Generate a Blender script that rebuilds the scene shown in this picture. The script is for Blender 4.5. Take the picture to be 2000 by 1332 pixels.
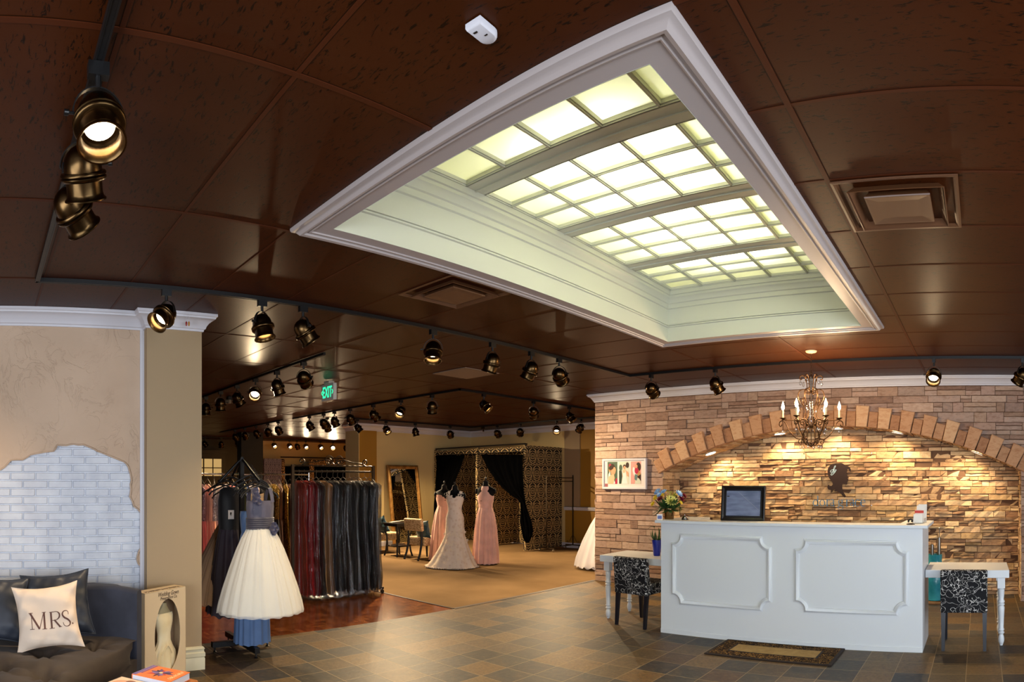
import bpy, bmesh, math, random
from math import sin, cos, tan, atan2, pi, radians, sqrt, hypot
from mathutils import Vector, Matrix

for _o in list(bpy.data.objects):
    bpy.data.objects.remove(_o)
SC = bpy.context.scene
COL = SC.collection

# ------------------------------------------------------------------ camera (stitched panorama: vertical cylinder)
F, Y0, TH, H, ZC = 1241.8, 942.1, radians(42.22), 1.575, 2.971
cam = bpy.data.cameras.new('camera')
cam.type = 'PANO'
cam.panorama_type = 'CENTRAL_CYLINDRICAL'
cam.central_cylindrical_range_u_min = -1000 / F
cam.central_cylindrical_range_u_max = 1000 / F
cam.central_cylindrical_range_v_min = -(1332 - Y0) / F
cam.central_cylindrical_range_v_max = Y0 / F
cam.central_cylindrical_radius = 1.0
cam.clip_start, cam.clip_end = 0.05, 200
camo = bpy.data.objects.new('camera', cam)
COL.objects.link(camo)
camo.location = (0, 0, H)
camo.rotation_euler = (pi / 2, 0, TH)
SC.camera = camo

# ------------------------------------------------------------------ exposure, world, daylight
SC.view_settings.view_transform = 'Standard'
SC.view_settings.look = 'None'
SC.view_settings.gamma = 1.0
SC.view_settings.use_curve_mapping = False
SC.view_settings.exposure = 0.0
wd = bpy.data.worlds.new('world')
SC.world = wd
wd.use_nodes = True
wd.node_tree.nodes['Background'].inputs[0].default_value = (0.62, 0.75, 1.0, 1)
wd.node_tree.nodes['Background'].inputs[1].default_value = 0.6


def area_light(name, loc, aim, sx, sy, power, color):
    l = bpy.data.lights.new(name, 'AREA')
    l.shape = 'RECTANGLE'
    l.size, l.size_y, l.energy, l.color = sx, sy, power, color
    o = bpy.data.objects.new(name, l)
    COL.objects.link(o)
    o.location = loc
    o.rotation_euler = (Vector(aim) - Vector(loc)).to_track_quat('-Z', 'Y').to_euler()
    return o


DAY = (0.82, 0.90, 1.0)
# daylight through the shop windows behind the camera
area_light('window_daylight', (0.3, -2.44, 1.45), (0.3, 3, 1.2), 5.0, 1.9, 270, DAY)
area_light('window_daylight', (3.14, 2.0, 1.45), (-3, 2.0, 1.2), 4.6, 1.9, 240, DAY)


# ------------------------------------------------------------------ helpers: pixel of the photograph -> point on a plane
def _ab(px, py):
    return (px - 1000) / F - TH, (Y0 - py) / F


def at_z(px, py, z=0.0):
    b, t = _ab(px, py)
    d = (z - H) / t
    return Vector((d * sin(b), d * cos(b), z))


def at_x(px, py, x):
    b, t = _ab(px, py)
    d = x / sin(b)
    return Vector((x, d * cos(b), H + d * t))


def at_y(px, py, y):
    b, t = _ab(px, py)
    d = y / cos(b)
    return Vector((d * sin(b), y, H + d * t))


def rgb(r, g, b, a=1.0):
    f = lambda c: (c / 255 / 12.92) if c / 255 <= 0.04045 else ((c / 255 + 0.055) / 1.055) ** 2.4
    return (f(r), f(g), f(b), a)


# ------------------------------------------------------------------ materials
class Nt:
    def __init__(s, name):
        s.m = bpy.data.materials.new(name)
        s.m.use_nodes = True
        s.t = s.m.node_tree
        s.t.nodes.clear()
        s.out = s.t.nodes.new('ShaderNodeOutputMaterial')
        s.bs = None

    def n(s, typ, **kw):
        x = s.t.nodes.new('ShaderNode' + typ)
        for k, v in kw.items():
            setattr(x, k, v)
        return x

    def l(s, a, b):
        s.t.links.new(a, b)

    def pbsdf(s, base=(0.8, 0.8, 0.8, 1), rough=0.5, metal=0.0, spec=0.5, **kw):
        b = s.n('BsdfPrincipled')
        if not isinstance(base, bpy.types.NodeSocket):
            b.inputs['Base Color'].default_value = base
        else:
            s.l(base, b.inputs['Base Color'])
        b.inputs['Roughness'].default_value = rough
        b.inputs['Metallic'].default_value = metal
        b.inputs['Specular IOR Level'].default_value = spec
        for k, v in kw.items():
            b.inputs[k.replace('_', ' ')].default_value = v
        s.l(b.outputs[0], s.out.inputs[0])
        s.bs = b
        return b

    def coord(s, kind='Object', scale=(1, 1, 1), loc=(0, 0, 0), rot=(0, 0, 0)):
        tc = s.n('TexCoord')
        mp = s.n('Mapping')
        mp.inputs['Scale'].default_value = scale
        mp.inputs['Location'].default_value = loc
        mp.inputs['Rotation'].default_value = rot
        s.l(tc.outputs[kind], mp.inputs[0])
        return mp.outputs[0]

    def pos(s, scale=(1, 1, 1), loc=(0, 0, 0)):
        g = s.n('NewGeometry')
        mp = s.n('Mapping')
        mp.inputs['Scale'].default_value = scale
        mp.inputs['Location'].default_value = loc
        s.l(g.outputs['Position'], mp.inputs[0])
        return mp.outputs[0]

    def noise(s, vec, scale=5, detail=3, rough=0.5, dist=0.0):
        x = s.n('TexNoise')
        x.inputs['Scale'].default_value = scale
        x.inputs['Detail'].default_value = detail
        x.inputs['Roughness'].default_value = rough
        x.inputs['Distortion'].default_value = dist
        s.l(vec, x.inputs['Vector'])
        return x.outputs[0]

    def ramp(s, fac, stops, interp='LINEAR'):
        r = s.n('ValToRGB')
        r.color_ramp.interpolation = interp
        e = r.color_ramp.elements
        while len(e) > 1:
            e.remove(e[-1])
        e[0].position, e[0].color = stops[0]
        for p, c in stops[1:]:
            x = e.new(p)
            x.color = c
        s.l(fac, r.inputs[0])
        return r.outputs[0]

    def mix(s, fac, a, b, mode='MIX'):
        x = s.n('Mix', data_type='RGBA', blend_type=mode)
        for sock, v in ((x.inputs[0], fac), (x.inputs[6], a), (x.inputs[7], b)):
            if isinstance(v, bpy.types.NodeSocket):
                s.l(v, sock)
            else:
                sock.default_value = v
        return x.outputs[2]

    def math(s, op, a, b=None, c=None):
        x = s.n('Math', operation=op)
        for i, v in enumerate((a, b, c)):
            if v is None:
                continue
            if isinstance(v, bpy.types.NodeSocket):
                s.l(v, x.inputs[i])
            else:
                x.inputs[i].default_value = v
        return x.outputs[0]

    def sep(s, vec):
        x = s.n('SeparateXYZ')
        s.l(vec, x.inputs[0])
        return x.outputs

    def comb(s, x, y, z):
        c = s.n('CombineXYZ')
        for i, v in enumerate((x, y, z)):
            if isinstance(v, bpy.types.NodeSocket):
                s.l(v, c.inputs[i])
            else:
                c.inputs[i].default_value = v
        return c.outputs[0]

    def white(s, vec):
        w = s.n('TexWhiteNoise', noise_dimensions='3D')
        s.l(vec, w.inputs['Vector'])
        return w.outputs

    def bump(s, h, strength=0.3, dist=0.01):
        b = s.n('Bump')
        b.inputs['Strength'].default_value = strength
        b.inputs['Distance'].default_value = dist
        s.l(h, b.inputs['Height'])
        s.l(b.outputs[0], s.bs.inputs['Normal'])
        return b.outputs[0]


def flat(name, c, rough=0.5, metal=0.0, spec=0.5, bump=None, **kw):
    """plain material; c in sRGB bytes; bump=(scale,strength,dist)"""
    t = Nt(name)
    t.pbsdf(rgb(*c), rough, metal, spec, **kw)
    if bump:
        t.bump(t.noise(t.coord(), bump[0], 3), bump[1], bump[2])
    return t.m


def emit(name, c, strength):
    t = Nt(name)
    e = t.n('Emission')
    e.inputs[0].default_value = c
    e.inputs[1].default_value = strength
    t.l(e.outputs[0], t.out.inputs[0])
    return t.m


M = {}


def varied(name, c1, c2, scale, rough=0.6, detail=4, bump=None, stretch=(1, 1, 1), spec=0.4, metal=0.0, lo=0.35, hi=0.65, **kw):
    t = Nt(name)
    v = t.coord(scale=stretch)
    nz = t.noise(v, scale, detail)
    c = t.ramp(nz, [(lo, rgb(*c1)), (hi, rgb(*c2))])
    t.pbsdf(c, rough, metal, spec, **kw)
    if bump:
        t.bump(t.noise(v, bump[0], 4), bump[1], bump[2])
    return t.m


def mat_ceiling():
    t = Nt('ceiling_tile')
    p = t.pos()
    a = t.noise(t.pos(scale=(1, 3.2, 1)), 24, 4, 0.62, 0.7)
    f = t.ramp(a, [(0.585, (0, 0, 0, 1)), (0.62, (1, 1, 1, 1))])
    base = t.ramp(t.noise(p, 2.5, 2), [(0.3, rgb(55, 22, 6)), (0.7, rgb(62, 27, 8))])
    c = t.mix(f, base, rgb(24, 10, 4))
    # gap shadow between tile edge and runner, painted as dark lines
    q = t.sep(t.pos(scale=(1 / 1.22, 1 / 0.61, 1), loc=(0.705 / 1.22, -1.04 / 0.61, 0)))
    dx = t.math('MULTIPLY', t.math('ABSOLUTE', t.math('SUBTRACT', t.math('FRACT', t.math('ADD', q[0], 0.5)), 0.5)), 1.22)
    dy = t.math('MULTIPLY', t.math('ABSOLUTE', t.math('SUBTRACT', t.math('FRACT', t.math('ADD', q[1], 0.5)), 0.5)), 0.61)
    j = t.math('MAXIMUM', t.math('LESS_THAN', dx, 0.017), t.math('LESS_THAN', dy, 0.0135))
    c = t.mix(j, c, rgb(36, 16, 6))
    t.pbsdf(c, 0.42, 0, 0.15, Specular_Tint=(1.0, 0.66, 0.34, 1))
    h = t.math('SUBTRACT', t.math('MULTIPLY', t.noise(p, 160, 2), 0.25), t.sep(f)[0])
    t.bump(h, 0.10, 0.003)
    return t.m


def mat_slate():
    t = Nt('slate_floor')
    px, py = 0.2953, 0.311
    p = t.pos(scale=(1 / px, 1 / py, 1), loc=(0.709 / px, -5.215 / py, 0))
    s = t.sep(p)
    fx, fy = t.math('FLOOR', s[0]), t.math('FLOOR', s[1])
    rnd = t.white(t.comb(fx, fy, 3.0))
    col = t.ramp(rnd[0], [(0.0, rgb(56, 54, 50)), (0.10, rgb(108, 88, 58)), (0.24, rgb(112, 94, 72)), (0.36, rgb(72, 70, 64)), (0.48, rgb(136, 104, 60)),
                          (0.58, rgb(98, 76, 58)), (0.66, rgb(70, 70, 70)), (0.78, rgb(140, 112, 70)), (0.86, rgb(50, 52, 56)), (0.93, rgb(114, 92, 62))], 'CONSTANT')
    off = t.n('VectorMath', operation='ADD')
    sc = t.n('VectorMath', operation='SCALE')
    t.l(rnd[1], sc.inputs[0])
    sc.inputs['Scale'].default_value = 40
    t.l(t.pos(), off.inputs[0])
    t.l(sc.outputs[0], off.inputs[1])
    wv = off.outputs[0]
    n1 = t.noise(wv, 5, 6, 0.62, 0.8)
    n2 = t.noise(wv, 16, 4, 0.6)
    c = t.mix(t.ramp(n1, [(0.46, (0, 0, 0, 1)), (0.78, (0.5, 0.5, 0.5, 1))]), col, rgb(132, 98, 58))
    c = t.mix(t.ramp(n1, [(0.25, (0.6, 0.6, 0.6, 1)), (0.45, (0, 0, 0, 1))]), c, rgb(60, 58, 52))
    c = t.mix(t.ramp(n2, [(0.5, (0, 0, 0, 1)), (0.72, (0.3, 0.3, 0.3, 1))]), c, rgb(150, 125, 90))
    gx = t.math('MINIMUM', t.math('FRACT', s[0]), t.math('SUBTRACT', 1.0, t.math('FRACT', s[0])))
    gy = t.math('MINIMUM', t.math('FRACT', s[1]), t.math('SUBTRACT', 1.0, t.math('FRACT', s[1])))
    g = t.math('LESS_THAN', t.math('MINIMUM', gx, gy), 0.0105)
    c = t.mix(t.ramp(t.noise(wv, 42, 4, 0.7), [(0.35, (0.55, 0.55, 0.55, 1)), (0.6, (0, 0, 0, 1))]), c, rgb(52, 46, 38))
    c = t.mix(1.0, c, (0.55, 0.54, 0.53, 1), 'MULTIPLY')
    c = t.mix(g, c, rgb(130, 110, 78))
    t.pbsdf(c, 0.5, 0, 0.3)
    h = t.math('SUBTRACT', t.math('ADD', t.math('MULTIPLY', n1, 0.7), t.math('MULTIPLY', n2, 0.3)), t.math('MULTIPLY', g, 0.6))
    t.bump(h, 0.6, 0.008)
    return t.m


def mat_parquet():
    t = Nt('parquet_floor')
    u = 0.15
    p = t.pos(scale=(1 / u, 1 / u, 1))
    s = t.sep(p)
    fx, fy = t.math('FLOOR', s[0]), t.math('FLOOR', s[1])
    par = t.math('MODULO', t.math('ABSOLUTE', t.math('ADD', fx, fy)), 2.0)
    along = t.mix(par, t.comb(s[0], 0, 0), t.comb(s[1], 0, 0))
    strip = t.math('FLOOR', t.math('MULTIPLY', t.sep(along)[0], 5.0))
    rnd = t.white(t.comb(fx, fy, strip))[0]
    gr = t.noise(t.pos(scale=(3, 3, 1)), 14, 5, 0.6)
    c = t.ramp(rnd, [(0.0, rgb(92, 44, 20)), (0.5, rgb(122, 66, 32)), (1.0, rgb(154, 92, 50))])
    c = t.mix(t.ramp(gr, [(0.4, (0, 0, 0, 1)), (0.7, (0.5, 0.5, 0.5, 1))]), c, rgb(80, 32, 16))
    t.pbsdf(c, 0.17, 0, 0.55)
    t.bump(t.noise(t.pos(), 18, 2), 0.06, 0.01)
    return t.m


def mat_carpet():
    t = Nt('carpet')
    p = t.pos()
    n1 = t.noise(p, 1.6, 3)
    n2 = t.noise(p, 260, 2)
    c = t.ramp(n1, [(0.35, rgb(124, 98, 66)), (0.65, rgb(138, 110, 76))])
    c = t.mix(t.ramp(n2, [(0.3, (0.5, 0.5, 0.5, 1)), (0.7, (0, 0, 0, 1))]), c, rgb(96, 74, 46))
    t.pbsdf(c, 0.95, 0, 0.1)
    t.bump(n2, 0.4, 0.006)
    return t.m


def mat_stone(name, sat):
    """ledge stone: colour per stone from the colour attribute, grain and veins on top"""
    t = Nt(name)
    a = t.n('VertexColor', layer_name='Col')
    p = t.pos(scale=(1, 1, 2.2))
    n1 = t.noise(p, 14, 5, 0.62, 0.4)
    n2 = t.noise(p, 60, 3, 0.6)
    c = t.mix(0.75, a.outputs[0], t.ramp(n1, [(0.3, (0.25, 0.22, 0.2, 1)), (0.5, (0.5, 0.5, 0.5, 1)), (0.7, (0.72, 0.7, 0.68, 1))]), 'SOFT_LIGHT')
    c = t.mix(t.ramp(n1, [(0.56, (0, 0, 0, 1)), (0.72, (0.35, 0.35, 0.35, 1))]), c, rgb(150, 92, 58))
    t.pbsdf(c, 0.8, 0, 0.25)
    h = t.math('ADD', n1, t.math('MULTIPLY', n2, 0.35))
    t.bump(h, 0.55, 0.012)
    return t.m


def mat_plaster():
    t = Nt('knife_plaster')
    p = t.pos()
    n = t.noise(p, 2.2, 3, 0.5, 0.6)
    n2 = t.noise(t.pos(scale=(1, 1.5, 1)), 2.6, 4, 0.6, 2.6)
    n3 = t.noise(t.pos(loc=(4, 2, 7)), 1.7, 2, 0.5, 0.4)
    c = t.ramp(n, [(0.3, rgb(190, 164, 140)), (0.7, rgb(200, 174, 150))])
    t.pbsdf(c, 0.75, 0, 0.25)
    ridge = t.ramp(n2, [(0.46, (0, 0, 0, 1)), (0.495, (0.8, 0.8, 0.8, 1)), (0.505, (0.2, 0.2, 0.2, 1)), (0.6, (0.3, 0.3, 0.3, 1))])
    h = t.math('MULTIPLY', t.sep(ridge)[0], t.sep(t.ramp(n3, [(0.42, (0, 0, 0, 1)), (0.6, (1, 1, 1, 1))]))[0])
    h = t.math('ADD', h, t.math('MULTIPLY', t.noise(p, 34, 3), 0.18))
    t.bump(h, 0.5, 0.012)
    return t.m


def mat_damask(name, bg, fg, u=0.2, v=0.26, coord='Object', swap=False):
    """mirrored ornamental ogee pattern"""
    t = Nt(name)
    p = t.coord(coord)
    s = t.sep(p)
    a = t.math('ADD', s[0], s[1])        # runs along either vertical plane
    X = t.math('DIVIDE', a, u)
    Yv = t.math('DIVIDE', s[2], v)
    row = t.math('FLOOR', Yv)
    X = t.math('ADD', X, t.math('MULTIPLY', t.math('MODULO', t.math('ABSOLUTE', row), 2.0), 0.5))
    fx = t.math('ABSOLUTE', t.math('SUBTRACT', t.math('FRACT', X), 0.5))
    fy = t.math('FRACT', Yv)
    w = t.comb(fx, t.math('MULTIPLY', fy, 1.25), 0.3)
    nz = t.noise(w, 7.0, 1.5, 0.5, 1.2)
    # pointed leaf medallion outline: |x| against a bulging half-width
    hw = t.math('MULTIPLY', t.math('POWER', t.math('SINE', t.math('MULTIPLY', fy, 3.1416)), 0.8), 0.44)
    ed = t.math('ABSOLUTE', t.math('SUBTRACT', fx, hw))
    ring = t.math('LESS_THAN', ed, 0.030)
    cyv = t.math('MULTIPLY', t.math('SUBTRACT', fy, 0.46), 0.95)
    rr = t.math('SQRT', t.math('ADD', t.math('MULTIPLY', fx, fx), t.math('MULTIPLY', cyv, cyv)))
    an = t.math('ARCTAN2', cyv, fx)
    pet = t.math('SINE', t.math('ADD', t.math('MULTIPLY', rr, 46.0), t.math('MULTIPLY', t.math('COSINE', t.math('MULTIPLY', an, 5.0)), 1.9)))
    pet = t.math('ADD', pet, t.math('MULTIPLY', t.math('SUBTRACT', nz, 0.5), 3.0))
    leafy = t.math('GREATER_THAN', pet, 0.42)
    h = t.math('MAXIMUM', ring, leafy)
    c = t.mix(h, bg, fg)
    t.pbsdf(c, 0.7, 0, 0.3)
    return t.m


def mat_squiggle():
    """black upholstery with a white looping line"""
    t = Nt('squiggle_fabric')
    p = t.coord()
    n = t.noise(p, 10.5, 0.5, 0.4, 1.7)
    a = t.math('ABSOLUTE', t.math('SUBTRACT', n, 0.5))
    n2 = t.noise(t.coord(loc=(3, 7, 1)), 12, 0.5, 0.4, 1.5)
    b = t.math('ABSOLUTE', t.math('SUBTRACT', n2, 0.58))
    d = t.math('MINIMUM', a, b)
    c = t.ramp(d, [(0.008, rgb(205, 202, 196)), (0.0125, rgb(10, 10, 14))])
    t.pbsdf(c, 0.75, 0, 0.3)
    return t.m


def mat_film():
    """clear garment plastic: see-through with crinkled highlights"""
    t = Nt('clear_plastic_film')
    tr = t.n('BsdfTransparent')
    tr.inputs[0].default_value = (0.93, 0.93, 0.93, 1)
    gl = t.n('BsdfGlossy')
    gl.inputs['Roughness'].default_value = 0.09
    fr = t.n('Fresnel')
    fr.inputs[0].default_value = 1.6
    nz = t.noise(t.pos(scale=(1, 1, 0.4)), 15, 5, 0.62, 1.2)
    bp = t.n('Bump')
    bp.inputs['Strength'].default_value = 0.9
    bp.inputs['Distance'].default_value = 0.03
    t.l(nz, bp.inputs['Height'])
    t.l(bp.outputs[0], gl.inputs['Normal'])
    t.l(bp.outputs[0], fr.inputs['Normal'])
    mx = t.n('MixShader')
    f = t.math('MINIMUM', t.math('ADD', t.math('MULTIPLY', fr.outputs[0], 1.3), 0.06), 0.85)
    t.l(f, mx.inputs[0])
    t.l(tr.outputs[0], mx.inputs[1])
    t.l(gl.outputs[0], mx.inputs[2])
    t.l(mx.outputs[0], t.out.inputs[0])
    return t.m


def mat_clear(name, tint=(1, 1, 1, 1), refl=1.0, rough=0.02):
    t = Nt(name)
    tr = t.n('BsdfTransparent')
    tr.inputs[0].default_value = tint
    gl = t.n('BsdfGlossy')
    gl.inputs['Roughness'].default_value = rough
    fr = t.n('Fresnel')
    fr.inputs[0].default_value = 1.5
    mx = t.n('MixShader')
    t.l(t.math('MULTIPLY', fr.outputs[0], refl), mx.inputs[0])
    t.l(tr.outputs[0], mx.inputs[1])
    t.l(gl.outputs[0], mx.inputs[2])
    t.l(mx.outputs[0], t.out.inputs[0])
    return t.m


def mat_pane():
    """frosted diffuser pane of the lit ceiling: passes the tubes' light on"""
    t = Nt('diffuser_pane')
    tl = t.n('BsdfTranslucent')
    tl.inputs[0].default_value = (0.90, 0.90, 0.72, 1)
    df = t.n('BsdfDiffuse')
    df.inputs[0].default_value = (0.8, 0.8, 0.68, 1)
    mx = t.n('MixShader')
    mx.inputs[0].default_value = 0.22
    t.l(tl.outputs[0], mx.inputs[1])
    t.l(df.outputs[0], mx.inputs[2])
    t.l(mx.outputs[0], t.out.inputs[0])
    return t.m


def mat_tulle(name, c, alpha=0.55):
    t = Nt(name)
    df = t.n('BsdfPrincipled')
    df.inputs['Base Color'].default_value = rgb(*c)
    df.inputs['Roughness'].default_value = 0.8
    df.inputs['Sheen Weight'].default_value = 0.3
    tr = t.n('BsdfTransparent')
    mx = t.n('MixShader')
    mx.inputs[0].default_value = alpha
    t.l(tr.outputs[0], mx.inputs[1])
    t.l(df.outputs[0], mx.inputs[2])
    t.l(mx.outputs[0], t.out.inputs[0])
    return t.m


def mat_lace(name, c1, c2):
    t = Nt(name)
    v = t.n('TexVoronoi', feature='SMOOTH_F1')
    v.inputs['Scale'].default_value = 17
    t.l(t.coord(), v.inputs['Vector'])
    nz = t.noise(t.coord(), 30, 4, 0.65, 1.5)
    h = t.math('ADD', v.outputs['Distance'], t.math('MULTIPLY', nz, 0.5))
    c = t.ramp(h, [(0.42, rgb(*c1)), (0.66, rgb(*c2))])
    t.pbsdf(c, 0.75, 0, 0.3)
    t.bump(h, 0.5, 0.01)
    return t.m


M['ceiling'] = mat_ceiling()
M['grid'] = flat('ceiling_grid_paint', (70, 31, 11), 0.5, spec=0.12)
M['slate'] = mat_slate()
M['parquet'] = mat_parquet()
M['carpet'] = mat_carpet()
M['stone'] = mat_stone('ledge_stone', 1)
M['mortar'] = flat('dark_mortar', (92, 66, 48), 0.95)
M['plaster'] = mat_plaster()
M['white_brick'] = varied('white_painted_brick', (196, 200, 210), (212, 216, 224), 6, 0.55, bump=(55, 0.25, 0.004))
M['white_trim'] = flat('white_trim_paint', (204, 202, 208), 0.4)
M['casing'] = flat('casing_paint', (166, 155, 152), 0.4)
M['white_paint'] = flat('white_painted_wood', (208, 212, 214), 0.38, bump=(40, 0.05, 0.002))
M['sky_white'] = flat('recess_white_paint', (196, 196, 178), 0.42)
M['pillar_beige'] = flat('beige_paint', (160, 136, 102), 0.6, bump=(120, 0.08, 0.002))
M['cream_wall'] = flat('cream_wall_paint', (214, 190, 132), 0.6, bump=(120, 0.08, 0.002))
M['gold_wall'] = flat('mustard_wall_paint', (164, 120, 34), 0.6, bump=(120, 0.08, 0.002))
M['brass'] = varied('antique_brass', (64, 48, 28), (90, 68, 42), 9, 0.27, metal=1.0, spec=0.5)
M['black_metal'] = flat('black_metal', (22, 20, 20), 0.4, 0.3)
M['black_plastic'] = flat('black_plastic', (12, 12, 13), 0.35)
M['iron'] = flat('dark_bronze_iron', (70, 58, 44), 0.45, 0.7)
M['chrome'] = flat('chrome', (200, 200, 200), 0.15, 1.0)
M['pane'] = mat_pane()
M['film'] = mat_film()
M['clear'] = mat_clear('clear_acrylic', (0.985, 0.99, 0.99, 1), 0.3)
M['glass'] = mat_clear('window_glass', (0.95, 0.97, 0.97, 1), 0.8)
M['bulb'] = emit('lit_lamp', (1.0, 0.83, 0.55, 1), 26)
M['lamp_off'] = flat('unlit_reflector_lamp', (120, 112, 100), 0.2, 0.6)
M['damask'] = mat_damask('black_gold_damask', rgb(26, 18, 12), rgb(176, 142, 84))
M['black_cloth'] = flat('black_curtain_cloth', (4, 4, 5), 0.95, spec=0.02)
M['squiggle'] = mat_squiggle()


# ------------------------------------------------------------------ mesh building
class MB:
    def __init__(s):
        s.v, s.f, s.c, s.mi, s.col = [], [], [], 0, None

    def add(s, vs, fs):
        o = len(s.v)
        s.v += [tuple(v) for v in vs]
        s.f += [(tuple(i + o for i in f), s.mi) for f in fs]
        if s.col is not None:
            s.c += [s.col] * len(vs)
        return s

    def box(s, c, size, R=None):
        x, y, z = size[0] / 2, size[1] / 2, size[2] / 2
        vs = [Vector((a * x, b * y, d * z)) for a in (-1, 1) for b in (-1, 1) for d in (-1, 1)]
        if R is not None:
            vs = [R @ v for v in vs]
        c = Vector(c)
        return s.add([v + c for v in vs], [(0, 1, 3, 2), (4, 6, 7, 5), (0, 4, 5, 1), (2, 3, 7, 6), (0, 2, 6, 4), (1, 5, 7, 3)])

    def bx(s, x0, x1, y0, y1, z0, z1):
        return s.box(((x0 + x1) / 2, (y0 + y1) / 2, (z0 + z1) / 2), (abs(x1 - x0), abs(y1 - y0), abs(z1 - z0)))

    def quad(s, a, b, c, d):
        return s.add([a, b, c, d], [(0, 1, 2, 3)])

    def tube(s, pts, r, n=8, closed=False, caps=True):
        pts = [Vector(p) for p in pts]
        m = len(pts)
        rs = r if isinstance(r, (list, tuple)) else [r] * m
        up = None
        rings = []
        for i, p in enumerate(pts):
            if closed:
                t = pts[(i + 1) % m] - pts[i - 1]
            else:
                t = pts[min(i + 1, m - 1)] - pts[max(i - 1, 0)]
            if t.length < 1e-9:
                t = Vector((0, 0, 1))
            t.normalize()
            if up is None:
                up = Vector((0, 0, 1)) if abs(t.z) < 0.9 else Vector((1, 0, 0))
            a = t.cross(up)
            if a.length < 1e-6:
                a = t.cross(Vector((0.3, 1, 0.2)))
            a.normalize()
            b = a.cross(t).normalized()
            up = b
            rings.append([p + (a * cos(2 * pi * k / n) + b * sin(2 * pi * k / n)) * rs[i] for k in range(n)])
        vs = [v for rg in rings for v in rg]
        fs = []
        for i in range(m if closed else m - 1):
            j = (i + 1) % m
            for k in range(n):
                k2 = (k + 1) % n
                fs.append((i * n + k, i * n + k2, j * n + k2, j * n + k))
        if caps and not closed:
            fs.append(tuple(range(n - 1, -1, -1)))
            fs.append(tuple((m - 1) * n + k for k in range(n)))
        return s.add(vs, fs)

    def lathe(s, prof, c=(0, 0, 0), n=24, R=None, capb=False, capt=False):
        vs, fs = [], []
        c = Vector(c)
        m = len(prof)
        for r, z in prof:
            for k in range(n):
                v = Vector((r * cos(2 * pi * k / n), r * sin(2 * pi * k / n), z))
                if R is not None:
                    v = R @ v
                vs.append(v + c)
        for i in range(m - 1):
            for k in range(n):
                k2 = (k + 1) % n
                fs.append((i * n + k, i * n + k2, (i + 1) * n + k2, (i + 1) * n + k))
        if capb:
            fs.append(tuple(range(n - 1, -1, -1)))
        if capt:
            fs.append(tuple((m - 1) * n + k for k in range(n)))
        return s.add(vs, fs)

    def loft(s, rings, closed=True, capb=False, capt=False):
        """rings: equal-length lists of points"""
        n = len(rings[0])
        vs = [p for r in rings for p in r]
        fs = []
        for i in range(len(rings) - 1):
            for k in range(n if closed else n - 1):
                k2 = (k + 1) % n
                fs.append((i * n + k, i * n + k2, (i + 1) * n + k2, (i + 1) * n + k))
        if capb:
            fs.append(tuple(range(n - 1, -1, -1)))
        if capt:
            fs.append(tuple((len(rings) - 1) * n + k for k in range(n)))
        return s.add(vs, fs)

    def prism(s, pts, vec):
        """pts: 3-D outline (planar), extruded by vec; both caps"""
        pts = [Vector(p) for p in pts]
        vec = Vector(vec)
        n = len(pts)
        vs = pts + [p + vec for p in pts]
        fs = [tuple(range(n - 1, -1, -1)), tuple(range(n, 2 * n))]
        fs += [(k, (k + 1) % n, n + (k + 1) % n, n + k) for k in range(n)]
        return s.add(vs, fs)

    def sweep(s, prof, path, closed=False):
        """moulding: prof = [(out, z)], path = [(x, y)] walked so that 'out' is to the right-hand side; mitred"""
        P = [Vector((p[0], p[1])) for p in path]
        m = len(P)
        rings = []
        for i in range(m):
            dirs = []
            if i > 0 or closed:
                dirs.append((P[i] - P[i - 1]).normalized())
            if i < m - 1 or closed:
                dirs.append((P[(i + 1) % m] - P[i]).normalized())
            ns = [Vector((d.y, -d.x)) for d in dirs]
            nn = ns[0] if len(ns) == 1 else (ns[0] + ns[1]) / max(0.2, 1 + ns[0].dot(ns[1]))
            rings.append([Vector((P[i].x + nn.x * o, P[i].y + nn.y * o, z)) for o, z in prof])
        if closed:
            rings.append(rings[0])
        return s.loft(rings, closed=False)

    def ball(s, c, r, n=12, m=8, R=None):
        rr = r if isinstance(r, (tuple, list)) else (r, r, r)
        vs, fs = [], []
        for i in range(m + 1):
            th = pi * i / m
            for k in range(n):
                ph = 2 * pi * k / n
                v = Vector((rr[0] * sin(th) * cos(ph), rr[1] * sin(th) * sin(ph), rr[2] * cos(th)))
                if R is not None:
                    v = R @ v
                vs.append(v + Vector(c))
        for i in range(m):
            for k in range(n):
                k2 = (k + 1) % n
                fs.append((i * n + k, (i + 1) * n + k, (i + 1) * n + k2, i * n + k2))
        return s.add(vs, fs)

    def build(s, name, mats, parent=None, smooth=None, loc=None, bevel=None, subsurf=0, solid=None):
        me = bpy.data.meshes.new(name)
        me.from_pydata(s.v, [], [f for f, _ in s.f])
        mats = mats if isinstance(mats, (list, tuple)) else [mats]
        for x in mats:
            me.materials.append(M[x] if isinstance(x, str) else x)
        if len(mats) > 1:
            me.polygons.foreach_set('material_index', [i for _, i in s.f])
        if s.c:
            ca = me.color_attributes.new('Col', 'FLOAT_COLOR', 'POINT')
            ca.data.foreach_set('color', [x for c in s.c for x in c])
        bm = bmesh.new()
        bm.from_mesh(me)
        if smooth is not None:
            bmesh.ops.remove_doubles(bm, verts=bm.verts, dist=1e-6)
        bmesh.ops.recalc_face_normals(bm, faces=bm.faces)
        bm.to_mesh(me)
        bm.free()
        if smooth is not None:
            me.polygons.foreach_set('use_smooth', [True] * len(me.polygons))
            me.set_sharp_from_angle(angle=radians(smooth))
        me.update()
        o = bpy.data.objects.new(name, me)
        COL.objects.link(o)
        if parent is not None:
            o.parent = parent
        if loc is not None:
            o.location = loc
        if bevel:
            b = o.modifiers.new('bevel', 'BEVEL')
            b.width, b.segments, b.limit_method = bevel, 2, 'ANGLE'
            b.angle_limit = radians(40)
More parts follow.
